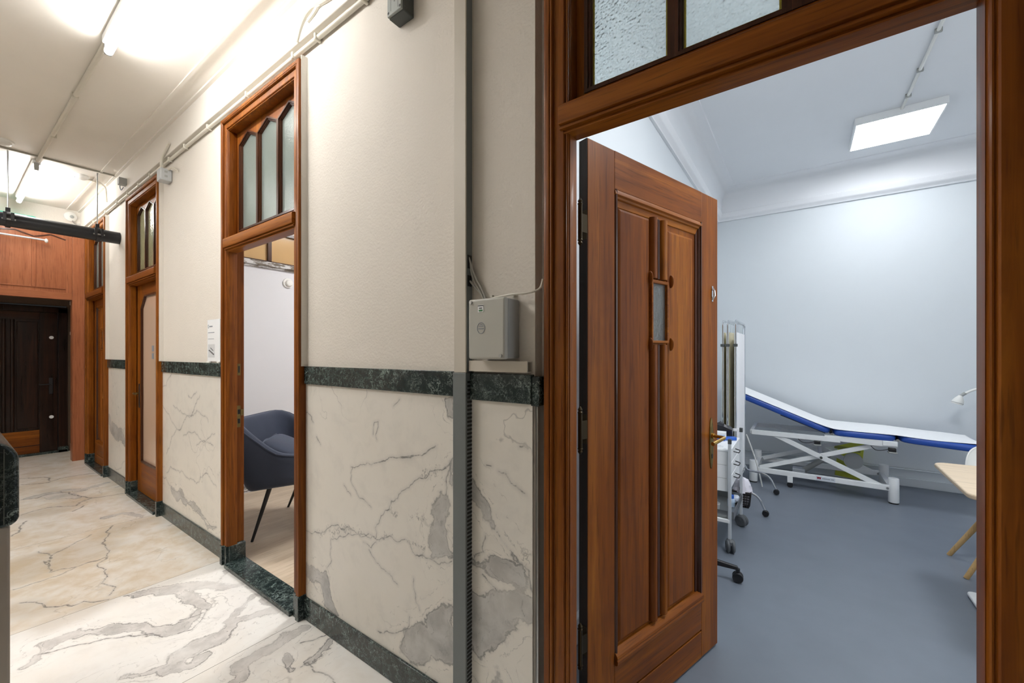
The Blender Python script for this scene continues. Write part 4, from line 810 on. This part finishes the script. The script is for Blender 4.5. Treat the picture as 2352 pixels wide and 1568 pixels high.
# ------------------------------------------------------------------ velvet armchair (own axes: x = the way it faces)
ang = math.radians(35.3)
ch = root('armchair', 'slate blue velvet tub armchair with loose cushion behind the empty doorway', 'armchair', (-3.236, 1.714, 0), ang)
def tub(path, rings_fn, closed=False):
    mb = MB(); rings = [rings_fn(p, n, t) for p, n, t in path]
    return mb.loops(rings, closed=True, cap=True)
def u_path(front, back, half, rad, n=6):
    pts = [Vector((front, -half, 0)), Vector((back, -half, 0)), Vector((back, half, 0)), Vector((front, half, 0))]
    q = []
    f = fillet(pts, rad, n)
    dense = []
    for a, b in zip(f[:-1], f[1:]):
        k = max(1, int((b-a).length/.07)); dense += [a+(b-a)*i/k for i in range(k)]
    dense.append(f[-1]); L = 0; tot = sum((b-a).length for a, b in zip(dense[:-1], dense[1:])); out = []
    for i, p in enumerate(dense):
        if i: L += (p-dense[i-1]).length
        d = (dense[min(i+1, len(dense)-1)]-dense[max(i-1, 0)]).normalized(); nrm = Vector((-d.y, d.x, 0))   # inward
        if (Vector((0, 0, 0))-p).dot(nrm) < 0: nrm = -nrm
        out.append((p, nrm, L/tot))
    return out
def ss(a, b, x): x = max(0, min(1, (x-a)/(b-a))); return x*x*(3-2*x)
def height(t):
    s = abs(t-.5)*2
    return .632+(.862-.632)*(1-ss(.27, .64, s))-.012*ss(.75, 1, s)
def chair_ring(p, n, t):
    h = height(t); lean = .06*(1-ss(.25, .6, abs(t-.5)*2)); tilt = .16*(p.x+.25); up = lambda d, z: p+n*d+Vector((-lean*max(0, z-.38)/.47, 0, z+tilt*max(0, 1-(z-.34)/.2)))
    return [up(.085, .338), up(.045, .348), up(.012, .42), up(.002, .55), up(-.012, h-.05), up(-.008, h-.012), up(.012, h), up(.040, h-.004), up(.062, h-.03), up(.078, .60), up(.095, .5), up(.12, .44), up(.15, .36)]
path = u_path(.40, -.365, .365, .20)
obj('shell', tub(path, chair_ring), velvet, ch, sub=2)
mb = MB().tube([p+n*-.010+Vector((-.06*(1-ss(.25, .6, abs(t-.5)*2))*(height(t)-.39)/.47, 0, height(t)-.008)) for p, n, t in path], .006, 8); obj('piping', mb, velvet, ch)
def cushion(x0, x1, y0, y1, z0, z1, e=.03):
    mb = MB(); R = []
    for z, k in ((z0, e), (z0+e*.6, e*.15), ((z0+z1)/2, 0), (z1-e*.5, e*.15), (z1-e*.1, e*.9), (z1, e*2.2)):
        R.append([(x0+k, y0+k+e, z), (x0+k+e, y0+k, z), (x1-k-e, y0+k, z), (x1-k, y0+k+e, z), (x1-k, y1-k-e, z), (x1-k-e, y1-k, z), (x0+k+e, y1-k, z), (x0+k, y1-k-e, z)])
    return mb.loops(R)
obj('seat_base', cushion(-.26, .38, -.26, .26, .37, .45), velvet, ch, sub=2)
obj('seat_cushion', cushion(-.27, .42, -.265, .265, .44, .535, .035), velvet, ch, sub=2)
cm = cushion(-.21, .21, -.055, .055, -.14, .14, .04)
M = Matrix.Translation((-.13, -.06, .615)) @ Matrix.Rotation(math.radians(12), 4, 'Z') @ Matrix.Rotation(math.radians(-62), 4, 'Y') @ Matrix.Rotation(PI/2, 4, 'Z')
cm.v = [tuple(M @ Vector(p)) for p in cm.v]; obj('loose_cushion', cm, velvet, ch, sub=2)
for a, b in (((-.13, -.255), (-.215, -.345)), ((-.13, .25), (-.32, .32)), ((.24, -.22), (.34, -.28)), ((.24, .22), (.34, .28))):
    obj('leg', MB().cyl((b[0], b[1], 0), (a[0], a[1], .39), .009, 12, .017), black, ch)

# ------------------------------------------------------------------ examination couch
r = root('examination_couch', 'white scissor-lift examination couch with blue pads', 'examination couch', (.13, 5.25, 0))
YN, YF = 4.985, 5.53
for y, s in ((YN, -1), (YF, 1)):
    obj('base_rail', MB().box(-.40, .665, y-.022, y+.022, .112, .160), white_metal, r, bevel=.004)
    for x in (-.414, .676):
        f = obj('foot', MB().lathe([(.0005, .012), (.036, .012), (.0385, .016), (.0385, .222), (.036, .228), (.0005, .229)], (x, y, 0), (0, 0, 1), 24), white_metal, r)
        obj('foot_pad', MB().cyl((x, y, 0), (x, y, .013), .035, 20), black, f)
    obj('upper_rail', MB().box(-.43, .30, y-.018, y+.018, .500, .548), white_metal, r, bevel=.003)
    obj('seat_plate', MB().prism([(.18, .548), (.23, .515), (.62, .503), (.70, .500), (.70, .56), (.18, .562)], y-.014, y+.014, lambda u, v, d: (u, d, v)), white_metal, r, bevel=.002)
    k = .03*(-s)
    obj('scissor_arm', MB().beam((-.245, y+k*.3, .525), (.585, y+k*.3, .140), .024, .046, (0, 0, 1)), white_metal, r, bevel=.003)
    obj('scissor_arm', MB().beam((-.36, y+k*1.4, .150), (.62, y+k*1.4, .525), .024, .042, (0, 0, 1)), white_metal, r, bevel=.003)
    obj('pivot_bolt', MB().cyl((.155, y+s*.03, .338), (.155, y-s*.06, .338), .011, 12), box_dark, r)
    obj('rail_bolt', MB().cyl((.632, y+s*.028, .135), (.632, y-s*.03, .135), .010, 12), steel, r)
for x in (-.43, .155, .675): obj('cross_bar', MB().box(x-.016, x+.016, YN, YF, .505 if x != .155 else .325, .545 if x != .155 else .352), white_metal, r, bevel=.003)
for x in (-.395, .655): obj('base_cross_bar', MB().box(x-.02, x+.02, YN, YF, .115, .155), white_metal, r, bevel=.003)
obj('castor_block', MB().box(-.118, -.072, YN-.026, YN+.026, .052, .118), white_metal, r, bevel=.003)
obj('small_wheel', MB().cyl((-.095, YN-.012, .0265), (-.095, YN+.012, .0265), .026, 18), black, r)
a = obj('lift_motor', MB().cyl((.0, 5.25, .115), (.20, 5.25, .285), .026, 18), box_mid, r); obj('piston', MB().cyl((.19, 5.25, .277), (.30, 5.25, .37), .014, 14), steel, a)
obj('motor_housing', MB().box(-.08, .03, 5.20, 5.30, .085, .150), alu, r, bevel=.012, seg=3)
obj('back_lift_arm', MB().beam((.20, 5.25, .55), (-.18, 5.25, .70), .03, .03), black, r)
obj('lift_cover', MB().lathe([(.0005, 0), (.075, 0), (.078, .006), (.078, .05), (.0005, .052)], (.43, 5.44, .255), (0, -1, 0), 24), plain('grey motor cover', (.55, .57, .57), .45), r)
for x, c in ((.10, black), (.64, black)): 
    h = obj('foot_switch', MB().box(x, x+.05, YN-.035, YN+.02, .466, .50), c, r, bevel=.006); obj('lip', MB().box(x-.004, x+.056, YN-.045, YN+.02, .455, .466), box_mid, h, bevel=.003)
obj('side_bracket', MB().box(.60, .70, YN-.03, YN+.02, .515, .56), white_metal, r, bevel=.004)
for q in ([(-.03, YN, .50), (0, YN-.01, .465), (.06, YN-.01, .468), (.10, YN-.01, .485)], [(.52, YN, .50), (.55, YN-.01, .463), (.60, YN-.01, .468), (.64, YN-.01, .485)]): obj('wire', MB().tube(fillet(q, .03), .003, 6), black, r)
lb = obj('maker_plate', MB().box(.115, .262, YN-.0232, YN-.0218, .115, .157), plain('pale maker plate', (.70, .74, .80), .4), r)
w = [(.121, .149), (.155, .149), (.150, .128), (.144, .128), (.138, .138), (.132, .128), (.126, .128)]
obj('red_emblem', MB().prism(w, YN-.0238, YN-.0231, lambda u, v, d: (u, d, v)), red, lb)
mb = MB()
for k in range(15):
    if k not in (10,): mb.box(.164+k*.0060, .1685+k*.0060, YN-.0236, YN-.0231, .134, .143)
obj('plate_print', mb, ink_grey, lb)
def pad(p0, p1, y0, y1, th, name):
    """upholstered board between two points of the couch's long section, rounded all round"""
    p0, p1 = Vector((p0[0], 0, p0[1])), Vector((p1[0], 0, p1[1])); d = (p1-p0).normalized(); u = Vector((-d.z, 0, d.x)); L = (p1-p0).length
    e = .022; R = []
    for h, k in ((-.5, e), (-.38, e*.3), (-.1, 0), (.15, 0), (.4, e*.3), (.5, e)):
        c = e*1.3; lo = [(k, k+c), (k+c, k), (L-k-c, k), (L-k, k+c)]; Wd = y1-y0
        ring = [(k, k+c), (k+c, k), (L-k-c, k), (L-k, k+c), (L-k, Wd-k-c), (L-k-c, Wd-k), (k+c, Wd-k), (k, Wd-k-c)]
        R.append([p0+d*a+u*(h*th)+Vector((0, y0+b, 0)) for a, b in ring])
    return obj(name, MB().loops(R), blue_vinyl, r, sub=2)
PY0, PY1 = 4.955, 5.60
pad((.232, .592), (-.62, .942), PY0, PY1, .070, 'back_pad'); pad((.242, .592), (.703, .586), PY0, PY1, .068, 'seat_pad'); pad((.712, .586), (1.265, .553), PY0, PY1, .068, 'leg_pad')
for x in (.237, .708): obj('hinge', MB().cyl((x, PY0+.06, .565), (x, PY1-.06, .565), .012, 10), steel, r)
# couch paper draped over the pads
def cover_mesh():
    mb = MB(); line = [(-.60, .972), (-.3, .845), (.0, .722), (.15, .660), (.215, .634), (.245, .626), (.30, .627), (.5, .625), (.70, .620), (.74, .617), (.95, .606), (1.10, .598), (1.19, .594), (1.235, .590)]
    ys = [PY0+.004, PY0+.008, PY0+.024, 5.06, 5.2, 5.35, 5.48, 5.57, PY1+.004]; rows = []
    for i, (x, z) in enumerate(line):
        row = []
        for j, y in enumerate(ys):
            tp = ss(.95, 1.24, x); yy = y if j > 3 else y+tp*.03*(3-j)/3; yy = min(yy, PY1+.004-tp*.10*(j/8))
            dz = (-.004, -.001, .001)[j] if j < 3 else (-.012 if j == 8 else 0)
            dz += .0035*math.sin(x*31+y*9)+.003*math.sin(x*13-y*23)
            row.append((x, yy, z+dz+.004))
        rows.append(row)
    nu = len(ys); v = [p for q in rows for p in q]; f = [(i*nu+j, i*nu+j+1, (i+1)*nu+j+1, (i+1)*nu+j) for i in range(len(rows)-1) for j in range(nu-1)]
    return mb.add(v, f)
o = obj('couch_cover', cover_mesh(), sheet_m, sub=2, loc=(.3, 5.2, .6)); tag(o, 'white cloth cover draped along the blue couch pads', 'couch cover')
m = o.modifiers.new('thickness', 'SOLIDIFY'); m.thickness = .004
r = root('yellow_board', 'yellow card folder standing against the skirting behind the couch', 'folder', (.42, 5.67, 0))
M = MB(); M.obox((.42, 5.675, .225), (.105, 0, -.012), (0, .012, .003), (.018, -.03, .215)); obj('board', M, yellow, r, bevel=.004); obj('band', MB().obox((.40, 5.660, .33), (.108, 0, -.012), (0, .014, .003), (.002, -.002, .018)), plain('olive band', (.40, .42, .10), .5), r)

# ------------------------------------------------------------------ folding privacy screen
r = root('privacy_screen', 'folded chrome-framed privacy screen with white and cream panels beside the couch', 'privacy screen', (-.50, 4.31, 0))
for x, xf, fm in ((-.463, -.463, fabric_white), (-.524, -.472, fabric_cream), (-.562, -.542, fabric_cream)):
    y0, y1 = 3.97, 4.635
    fr = MB().tube(fillet([(x, y0, .17), (x, y0, 1.635), (xf, y1, 1.635), (xf, y1, .17)], .05), .0095, 10); fr.tube([(x, y0, .21), (xf, y1, .21)], .008, 10)
    p = obj('screen_frame', fr, chrome, r)
    mb = MB(); n = 16; R = []
    for i in range(n+1):
        t = i/n; w = .004*math.sin(i*2.1)
        xx = x+(xf-x)*t; R.append([(xx-.0016+w, y0+.014+(y1-y0-.028)*t, .23), (xx+.0016+w, y0+.014+(y1-y0-.028)*t, .23), (xx+.0016+w*.3, y0+.014+(y1-y0-.028)*t, 1.535), (xx-.0016+w*.3, y0+.014+(y1-y0-.028)*t, 1.535)])
    obj('fabric_panel', mb.loops(R), fm, p)
    for k in range(9):
        yy = y0+.03+(y1-y0-.06)*k/8; xx = x+(xf-x)*(yy-y0)/(y1-y0); obj('top_rod', MB().tube([(xx, yy, 1.53), (xx, yy, 1.628)], .002, 6), chrome, p)
    for z in (1.42, .35): obj('clamp', MB().box(x-.016, x+.016, y0-.014, y0+.014, z-.012, z+.012), box_dark, p, bevel=.003)
for y, xo, z in ((3.97, -.247, .185), (4.64, -.20, .198)):
    lg = obj('curved_foot', MB().tube(fillet([(-.463, y, z+.05), (-.44, y, z), (-.30 if y < 4 else -.26, y, z-.012), (xo, y, .05)], .075, 8), .0095, 10), chrome, r)
    mb = MB()
    for dx in (-.010, .010): mb.lathe([(.0005, -.007), (.022, -.007), (.025, 0), (.022, .007), (.0005, .007)], (xo+.004, y+dx, .0265), (0, 1, 0), 18)
    mb.cyl((xo, y, .03), (xo, y, .055), .010, 10); obj('castor', mb, black, lg)
    lg = obj('curved_foot', MB().tube(fillet([(-.565, y, z+.05), (-.60, y, z), (-.70, y, z-.012), (-.745, y, .05)], .075, 8), .0095, 10), chrome, r)
    mb = MB()
    for dx in (-.010, .010): mb.lathe([(.0005, -.007), (.022, -.007), (.025, 0), (.022, .007), (.0005, .007)], (-.745, y+dx, .0265), (0, 1, 0), 18)
    obj('castor', mb, black, lg)
r = root('hose', 'thin white corrugated hose slanting from the screen to the couch base', 'hose', (-.42, 4.70, 0))
pts = [Vector((-.448, 4.655, .545)).lerp(Vector((-.325, 4.80, .012)), t) + Vector((.015*math.sin(t*3), 0, 0)) for t in np.linspace(0, 1, 61)]
obj('tube', MB().tube(pts, [.0075 if i % 2 else .0058 for i in range(61)], 10), white_plastic, r)

# ------------------------------------------------------------------ drawer trolley
r = root('drawer_trolley', 'white three-drawer medical trolley on grey castors behind the open door', 'trolley', (-.60, 3.38, 0))
X0, X1, Y0, Y1 = -.80, -.398, 3.117, 3.643
for x in (X0, X1):
    for y in (Y0, Y1):
        px = x if not (x == X1 and y == Y1) else -.386
        p = obj('post', MB().box(px-.010, px+.010, y-.010, y+.010, .075, .757), alu, r, bevel=.002)
        obj('post_cap', MB().box(px-.011, px+.011, y-.011, y+.011, .735, .768), box_dark, p, bevel=.002)
        mb = MB()
        ca = Vector((1, .3, 0)).normalized() if y == Y0 else Vector((.45, 1, 0)).normalized()
        for dy in (-.016, .016): mb.lathe([(.0005, -.011), (.036, -.011), (.0435, -.004), (.0435, .004), (.036, .011), (.0005, .011)], Vector((px+.004, y, .0445))+ca*dy, ca, 24)
        mb.lathe([(.030, .0), (.028, .022), (.016, .036), (.0005, .04)], (px+.002, y, .055), (0, 0, 1), 18); obj('castor', mb, rubber, r)
obj('drawer_cabinet', MB().box(X0+.012, X1-.014, Y0+.012, Y1-.012, .404, .676), white_metal, r, bevel=.002)
obj('cabinet_top', MB().box(X0+.008, X1+.004, Y0+.010, Y1-.004, .676, .690), white_metal, r, bevel=.003)
for k in range(3):
    z0 = .404+k*.0905
    d = obj('drawer', MB().box(X1-.014, X1-.003, Y0+.014, Y1-.016, z0+.003, z0+.088), white_metal, r, bevel=.003)
    ym = (Y0+Y1)/2
    obj('drawer_handle', MB().tube(fillet([(X1-.004, ym-.05, z0+.058), (X1+.030, ym-.046, z0+.050), (X1+.030, ym+.046, z0+.050), (X1-.004, ym+.05, z0+.058)], .012), .0038, 8), black, d)
    obj('side_seam', MB().box(X0+.02, X1-.02, Y0+.0112, Y0+.0122, z0-.001, z0+.001), box_mid, r)
for y in (Y1,): obj('top_rail', MB().box(X0, -.39, y-.008, y+.008, .738, .757), white_metal, r, bevel=.002)
obj('top_rail', MB().box(X0-.008, X0+.008, Y0, Y1, .738, .757), white_metal, r, bevel=.002)
obj('lower_shelf', MB().box(X0, X1-.002, Y0+.008, Y1-.008, .205, .215).box(X0, X1, Y0-.012, Y0+.008, .198, .222).box(X0, X1, Y1-.008, Y1+.012, .198, .222), white_metal, r, bevel=.002)
# things on the trolley
r = root('carton', 'small white and blue cardboard box on top of the drawer trolley', 'box', (-.51, 3.44, .69))
obj('box', MB().box(-.575, -.468, 3.41, 3.49, .690, .755), paper, r, bevel=.001); obj('blue_print', MB().box(-.575, -.4675, 3.409, 3.4102, .695, .722).box(-.468, -.4673, 3.412, 3.488, .695, .715), blue_plastic, r); obj('blue_print', MB().box(-.575, -.4675, 3.409, 3.4102, .726, .738), lightblue, r)
r = root('black_pouch', 'crumpled shiny black pouch at the back of the drawer trolley top', 'pouch', (-.55, 3.58, .69))
mb = MB(); q = random.Random(3); R = []
for i in range(9):
    R.append([(-.66+i*.028, 3.575+.038*math.cos(2*PI*k/10)+q.uniform(-.008, .008), .690+max(0, .062+.058*math.sin(2*PI*k/10)*math.sin(PI*(i+1)/10)+q.uniform(-.010, .012)) if math.sin(2*PI*k/10) > -.6 else .692) for k in range(10)])
obj('pouch', mb.loops(R), plain('shiny black plastic', (.02, .02, .024), .22), r, angle=20)
r = root('blue_packet', 'flat bright blue packet beside the carton on the trolley', 'packet', (-.44, 3.49, .69))
obj('packet', MB().obox((-.445, 3.50, .703), (.035, .02, 0), (-.012, .02, 0), (0, 0, .012)), blue_plastic, r, bevel=.004, label=None)
r = root('paper_sheet', 'sheet of white paper lying on the near end of the trolley top', 'paper', (-.50, 3.25, .69))
obj('sheet', MB().box(-.60, -.425, 3.16, 3.36, .6905, .6915), paper, r); obj('print_lines', MB().box(-.58, -.45, 3.20, 3.204, .6915, .6918).box(-.58, -.45, 3.225, 3.229, .6915, .6918).box(-.58, -.47, 3.25, 3.254, .6915, .6918), ink_grey, r)
r = root('instrument_tray', 'shallow steel tray with blue-capped supplies on the trolley lower shelf', 'tray', (-.52, 3.38, .215))
mb = MB(); fn = lambda u, v, d: (u, v, d)
mb.ring([(-.72, 3.14), (-.72, 3.60), (-.375, 3.60), (-.375, 3.14)], [(-.716, 3.144), (-.716, 3.596), (-.379, 3.596), (-.379, 3.144)], .216, .268, fn); mb.box(-.72, -.375, 3.14, 3.60, .216, .219); obj('tray', mb, steel, r)
r = root('clear_cup', 'small clear plastic cup on the trolley lower shelf', 'cup', (-.50, 3.22, .219))
obj('cup', MB().lathe([(.022, 0), (.026, .055), (.027, .06), (.024, .058), (.02, .004), (.0005, .003)], (-.50, 3.22, .2195), (0, 0, 1), 20), plain('cloudy plastic', (.55, .57, .58), .3), r); obj('lid', MB().cyl((-.50, 3.22, .278), (-.50, 3.22, .287), .028, 20), white_plastic, r)
r = root('blue_bottle', 'small bottle with bright blue cap standing in the steel tray', 'bottle', (-.425, 3.40, .219))
obj('bottle', MB().lathe([(.0005, 0), (.024, .001), (.025, .05), (.018, .062), (.0005, .064)], (-.425, 3.40, .2195), (0, 0, 1), 18), plain('pale blue plastic', (.45, .58, .75), .3), r); obj('cap', MB().cyl((-.425, 3.40, .281), (-.425, 3.40, .305), .019, 18), blue_plastic, r)
r = root('plastic_packet', 'crumpled clear packet at the end of the steel tray', 'packet', (-.41, 3.50, .219))
mb = MB().sphere((-.41, 3.51, .247), .032, .055, .0265, 10, 7); q = random.Random(5); mb.v = [(x+q.uniform(-.004, .004), y+q.uniform(-.006, .006), z+q.uniform(-.003, .004)) for x, y, z in mb.v]; obj('packet', mb, plain('pale crumpled plastic', (.62, .68, .78), .3), r, angle=15)
# waste basket hung on the trolley
r = root('waste_basket', 'dark plastic lattice basket hung on the far end of the trolley', 'basket', (-.385, 3.735, .135))
mb = MB(); bx0, bx1, by0, by1, bz0, bz1 = -.445, -.325, 3.66, 3.78, .142, .262
for k in range(7):
    z = bz0+k*(bz1-bz0)/6; i = .012*(1-k/6); mb.ring([(bx0+i, by0+i), (bx0+i, by1-i), (bx1-i, by1-i), (bx1-i, by0+i)], [(bx0+i+.003, by0+i+.003), (bx0+i+.003, by1-i-.003), (bx1-i-.003, by1-i-.003), (bx1-i-.003, by0+i+.003)], z-.004, z+.004, fn)
for k in range(7):
    t = k/6
    for (xa, ya), (xb, yb) in ((((bx0+.012)*(1-t)+(bx1-.012)*t, by0+.012), (bx0*(1-t)+bx1*t, by0)), (((bx0+.012)*(1-t)+(bx1-.012)*t, by1-.012), (bx0*(1-t)+bx1*t, by1)), ((bx0+.012, (by0+.012)*(1-t)+(by1-.012)*t), (bx0, by0*(1-t)+by1*t)), ((bx1-.012, (by0+.012)*(1-t)+(by1-.012)*t), (bx1, by0*(1-t)+by1*t))):
        mb.beam((xa, ya, bz0), (xb, yb, bz1), .009, .004, (0, 1, 0) if abs(ya-yb) < .005 else (1, 0, 0))
mb.box(bx0+.012, bx1-.012, by0+.012, by1-.012, bz0-.003, bz0+.001); mb.ring([(bx0-.006, by0-.006), (bx0-.006, by1+.006), (bx1+.006, by1+.006), (bx1+.006, by0-.006)], [(bx0, by0), (bx0, by1), (bx1, by1), (bx1, by0)], bz1-.012, bz1+.004, fn)
obj('basket', mb, plain('dark brown-grey plastic', (.030, .027, .028), .5), r); obj('hook', MB().box(-.40, -.38, 3.650, 3.662, .25, .30), black, r)
r = root('bin_bag', 'white crumpled plastic bag bulging out of the lattice basket', 'bag', (-.385, 3.72, .2))
mb = MB(); q = random.Random(11); R = []
for z, k in ((.150, .040), (.20, .050), (.262, .056), (.270, .068), (.255, .072), (.285, .062), (.315, .055), (.345, .040), (.36, .015)):
    R.append([(-.385+k*math.cos(2*PI*j/18)*(1+.14*q.uniform(-1, 1)*(z > .26)), 3.72+k*math.sin(2*PI*j/18)*(1+.14*q.uniform(-1, 1)*(z > .26)), z+(q.uniform(-.008, .012) if z > .26 else 0)) for j in range(18)])
obj('bag', mb.loops(R), plain('thin white plastic film', (.78, .76, .84), .35), r, angle=25)

# ------------------------------------------------------------------ swivel stool behind the door
r = root('swivel_stool', 'black swivel stool whose castor feet show past the open door', 'stool', (-.655, 2.70, 0))
ax, ay = -.64, 2.70
obj('column', MB().cyl((ax, ay, .075), (ax, ay, .42), .024, 16), chrome, r); obj('seat', MB().lathe([(.0005, 0), (.17, 0), (.18, .02), (.175, .06), (.15, .075), (.0005, .078)], (ax, ay, .42), (0, 0, 1), 28), black, r)
obj('hub', MB().cyl((ax, ay, .07), (ax, ay, .15), .038, 18), black, r)
for k in range(5):
    a = math.atan2(2.741-ay, -.306-ax)+k*2*PI/5; L = .335 if k == 0 else (.335 if k != 4 else .34); L = min(L, .19) if math.cos(a)*L+ax < -.85 else L
    dx, dy = math.cos(a), math.sin(a); tip = (ax+dx*L, ay+dy*L)
    mb = MB().loops([[(ax+dx*.02-dy*s*w, ay+dy*.02+dx*s*w, z) for s, w, z in ((-1, .020, .085), (1, .020, .085), (1, .014, .135), (-1, .014, .135))], [(tip[0]-dy*s*w, tip[1]+dx*s*w, z) for s, w, z in ((-1, .013, .072), (1, .013, .072), (1, .010, .092), (-1, .010, .092))]])
    g = obj('leg', mb, black, r, bevel=.004)
    mb = MB()
    for s in (-.013, .013): mb.lathe([(.0005, -.010), (.026, -.010), (.0295, -.004), (.0295, .004), (.026, .010), (.0005, .010)], (tip[0]-dy*s, tip[1]+dx*s, .030), (-dy, dx, 0), 20)
    mb.cyl((tip[0], tip[1], .035), (tip[0], tip[1], .08), .012, 10); obj('castor', mb, black, g)

# ------------------------------------------------------------------ table, shell chair, lamp
r = root('desk_table', 'table with pale wood top on white pedestal at the door frame', 'table', (1.0, 2.95, 0))
def rrect(x0, x1, y0, y1, rad, n=7):
    o = []
    for cx, cy, a0 in ((x1-rad, y1-rad, 0), (x0+rad, y1-rad, PI/2), (x0+rad, y0+rad, PI), (x1-rad, y0+rad, 1.5*PI)):
        o += [(cx+rad*math.cos(a0+PI/2*k/n), cy+rad*math.sin(a0+PI/2*k/n)) for k in range(n+1)]
    return o
tt = rrect(.592, 1.55, 2.555, 3.235, .055)
obj('table_top', MB().prism([(x+.02*(y-2.9), y+.06*(x-.6)) for x, y in tt], .722, .744, lambda u, v, d: (u, v, d)), beech, r, bevel=.006, seg=3)
obj('column', MB().box(1.02, 1.10, 2.90, 2.98, .02, .722), white_metal, r, bevel=.008)
obj('base_plate', MB().prism(rrect(.752, 1.35, 2.62, 3.345, .03), .004, .022, lambda u, v, d: (u, v, d)), white_metal, r, bevel=.005); obj('floor_pad', MB().prism(rrect(.762, 1.34, 2.63, 3.335, .03), 0, .005, lambda u, v, d: (u, v, d)), black, r)
r = root('shell_chair', 'white plastic shell chair with pale wooden legs behind the table', 'chair', (1.10, 3.80, 0))
def shell():
    mb = MB(); R = []
    prof = [(-.20, .415, .17, .02), (-.16, .425, .20, .045), (-.05, .412, .225, .075), (.06, .405, .23, .085), (.14, .42, .232, .085), (.185, .47, .23, .08), (.205, .55, .232, .065), (.220, .64, .225, .05), (.232, .71, .20, .035), (.238, .735, .16, .02)]
    for y, z, w, dp in prof:
        R.append([(1.10+w*math.sin(PI/2*u)/1.0, 3.74+y-(dp*abs(u)**2.4)*(1 if z > .47 else .2), z+(dp*abs(u)**2.2)*(1 if z < .47 else .25)) for u in np.linspace(-1, 1, 13)])
    nu = 13; v = [p for q in R for p in q]; f = [(i*nu+j, i*nu+j+1, (i+1)*nu+j+1, (i+1)*nu+j) for i in range(len(R)-1) for j in range(nu-1)]
    return mb.add(v, f)
s = obj('shell', shell(), white_plastic, r, sub=2); m = s.modifiers.new('thickness', 'SOLIDIFY'); m.thickness = .007
for sx in (-1, 1):
    for sy in (-1, 1): obj('leg', MB().cyl((1.10+sx*.295, 3.75+sy*.175, 0), (1.10+sx*.10, 3.75+sy*.10, .40), .0125, 14, .018), beech_z, r)
obj('leg_bracket', MB().box(.98, 1.22, 3.63, 3.87, .385, .402), black, r, bevel=.004)
r = root('reading_lamp', 'white gooseneck examination lamp on the back wall beside the couch', 'lamp', (1.62, 5.745, 1.0))
obj('wall_mount', MB().box(1.57, 1.67, 5.70, 5.745, .93, 1.05), white_plastic, r, bevel=.008)
arm = fillet([(1.62, 5.70, 1.0), (1.60, 5.50, 1.09), (1.40, 5.47, 1.065), (1.27, 5.47, 1.015), (1.215, 5.47, .975)], .12, 8)
obj('arm', MB().tube(arm, .0105, 12), white_plastic, r); obj('flex_joint', MB().cyl((1.228, 5.47, .986), (1.192, 5.47, .952), .013, 14), box_mid, r)
h = obj('lamp_head', MB().lathe([(.0005, 0), (.013, .001), (.019, .012), (.031, .034), (.039, .056), (.041, .072), (.039, .084), (.035, .084), (.03, .07), (.0005, .066)], (1.198, 5.47, .962), (-.30, -.05, -.95), 26), white_plastic, r)
obj('rim', MB().lathe([(.0405, .070), (.0420, .073), (.0405, .076)], (1.198, 5.47, .962), (-.30, -.05, -.95), 26), box_mid, h)

# ------------------------------------------------------------------ camera and rendering look
w = bpy.data.worlds.new('World'); bpy.context.scene.world = w; w.use_nodes = True
w.node_tree.nodes['Background'].inputs[0].default_value = (.6, .6, .6, 1); w.node_tree.nodes['Background'].inputs[1].default_value = .02
cam = bpy.data.cameras.new('camera'); co = bpy.data.objects.new('camera', cam); C.objects.link(co)
F_PX, YAW, HORIZON, W_PX, H_PX = 938.0, math.radians(35.34), 811.3, 2352, 1568
co.location = (0, 0, 1.35); co.rotation_euler = (PI/2, 0, YAW)
cam.sensor_fit = 'HORIZONTAL'; cam.sensor_width = 36; cam.lens = 36*F_PX/W_PX
cam.shift_y = (HORIZON-H_PX/2)/W_PX; cam.clip_start = .02; cam.clip_end = 60
sc = bpy.context.scene; sc.camera = co
sc.view_settings.view_transform = 'Standard'; sc.view_settings.look = 'None'; sc.view_settings.gamma = 1.0; sc.view_settings.use_curve_mapping = False
sc.view_settings.exposure = .55
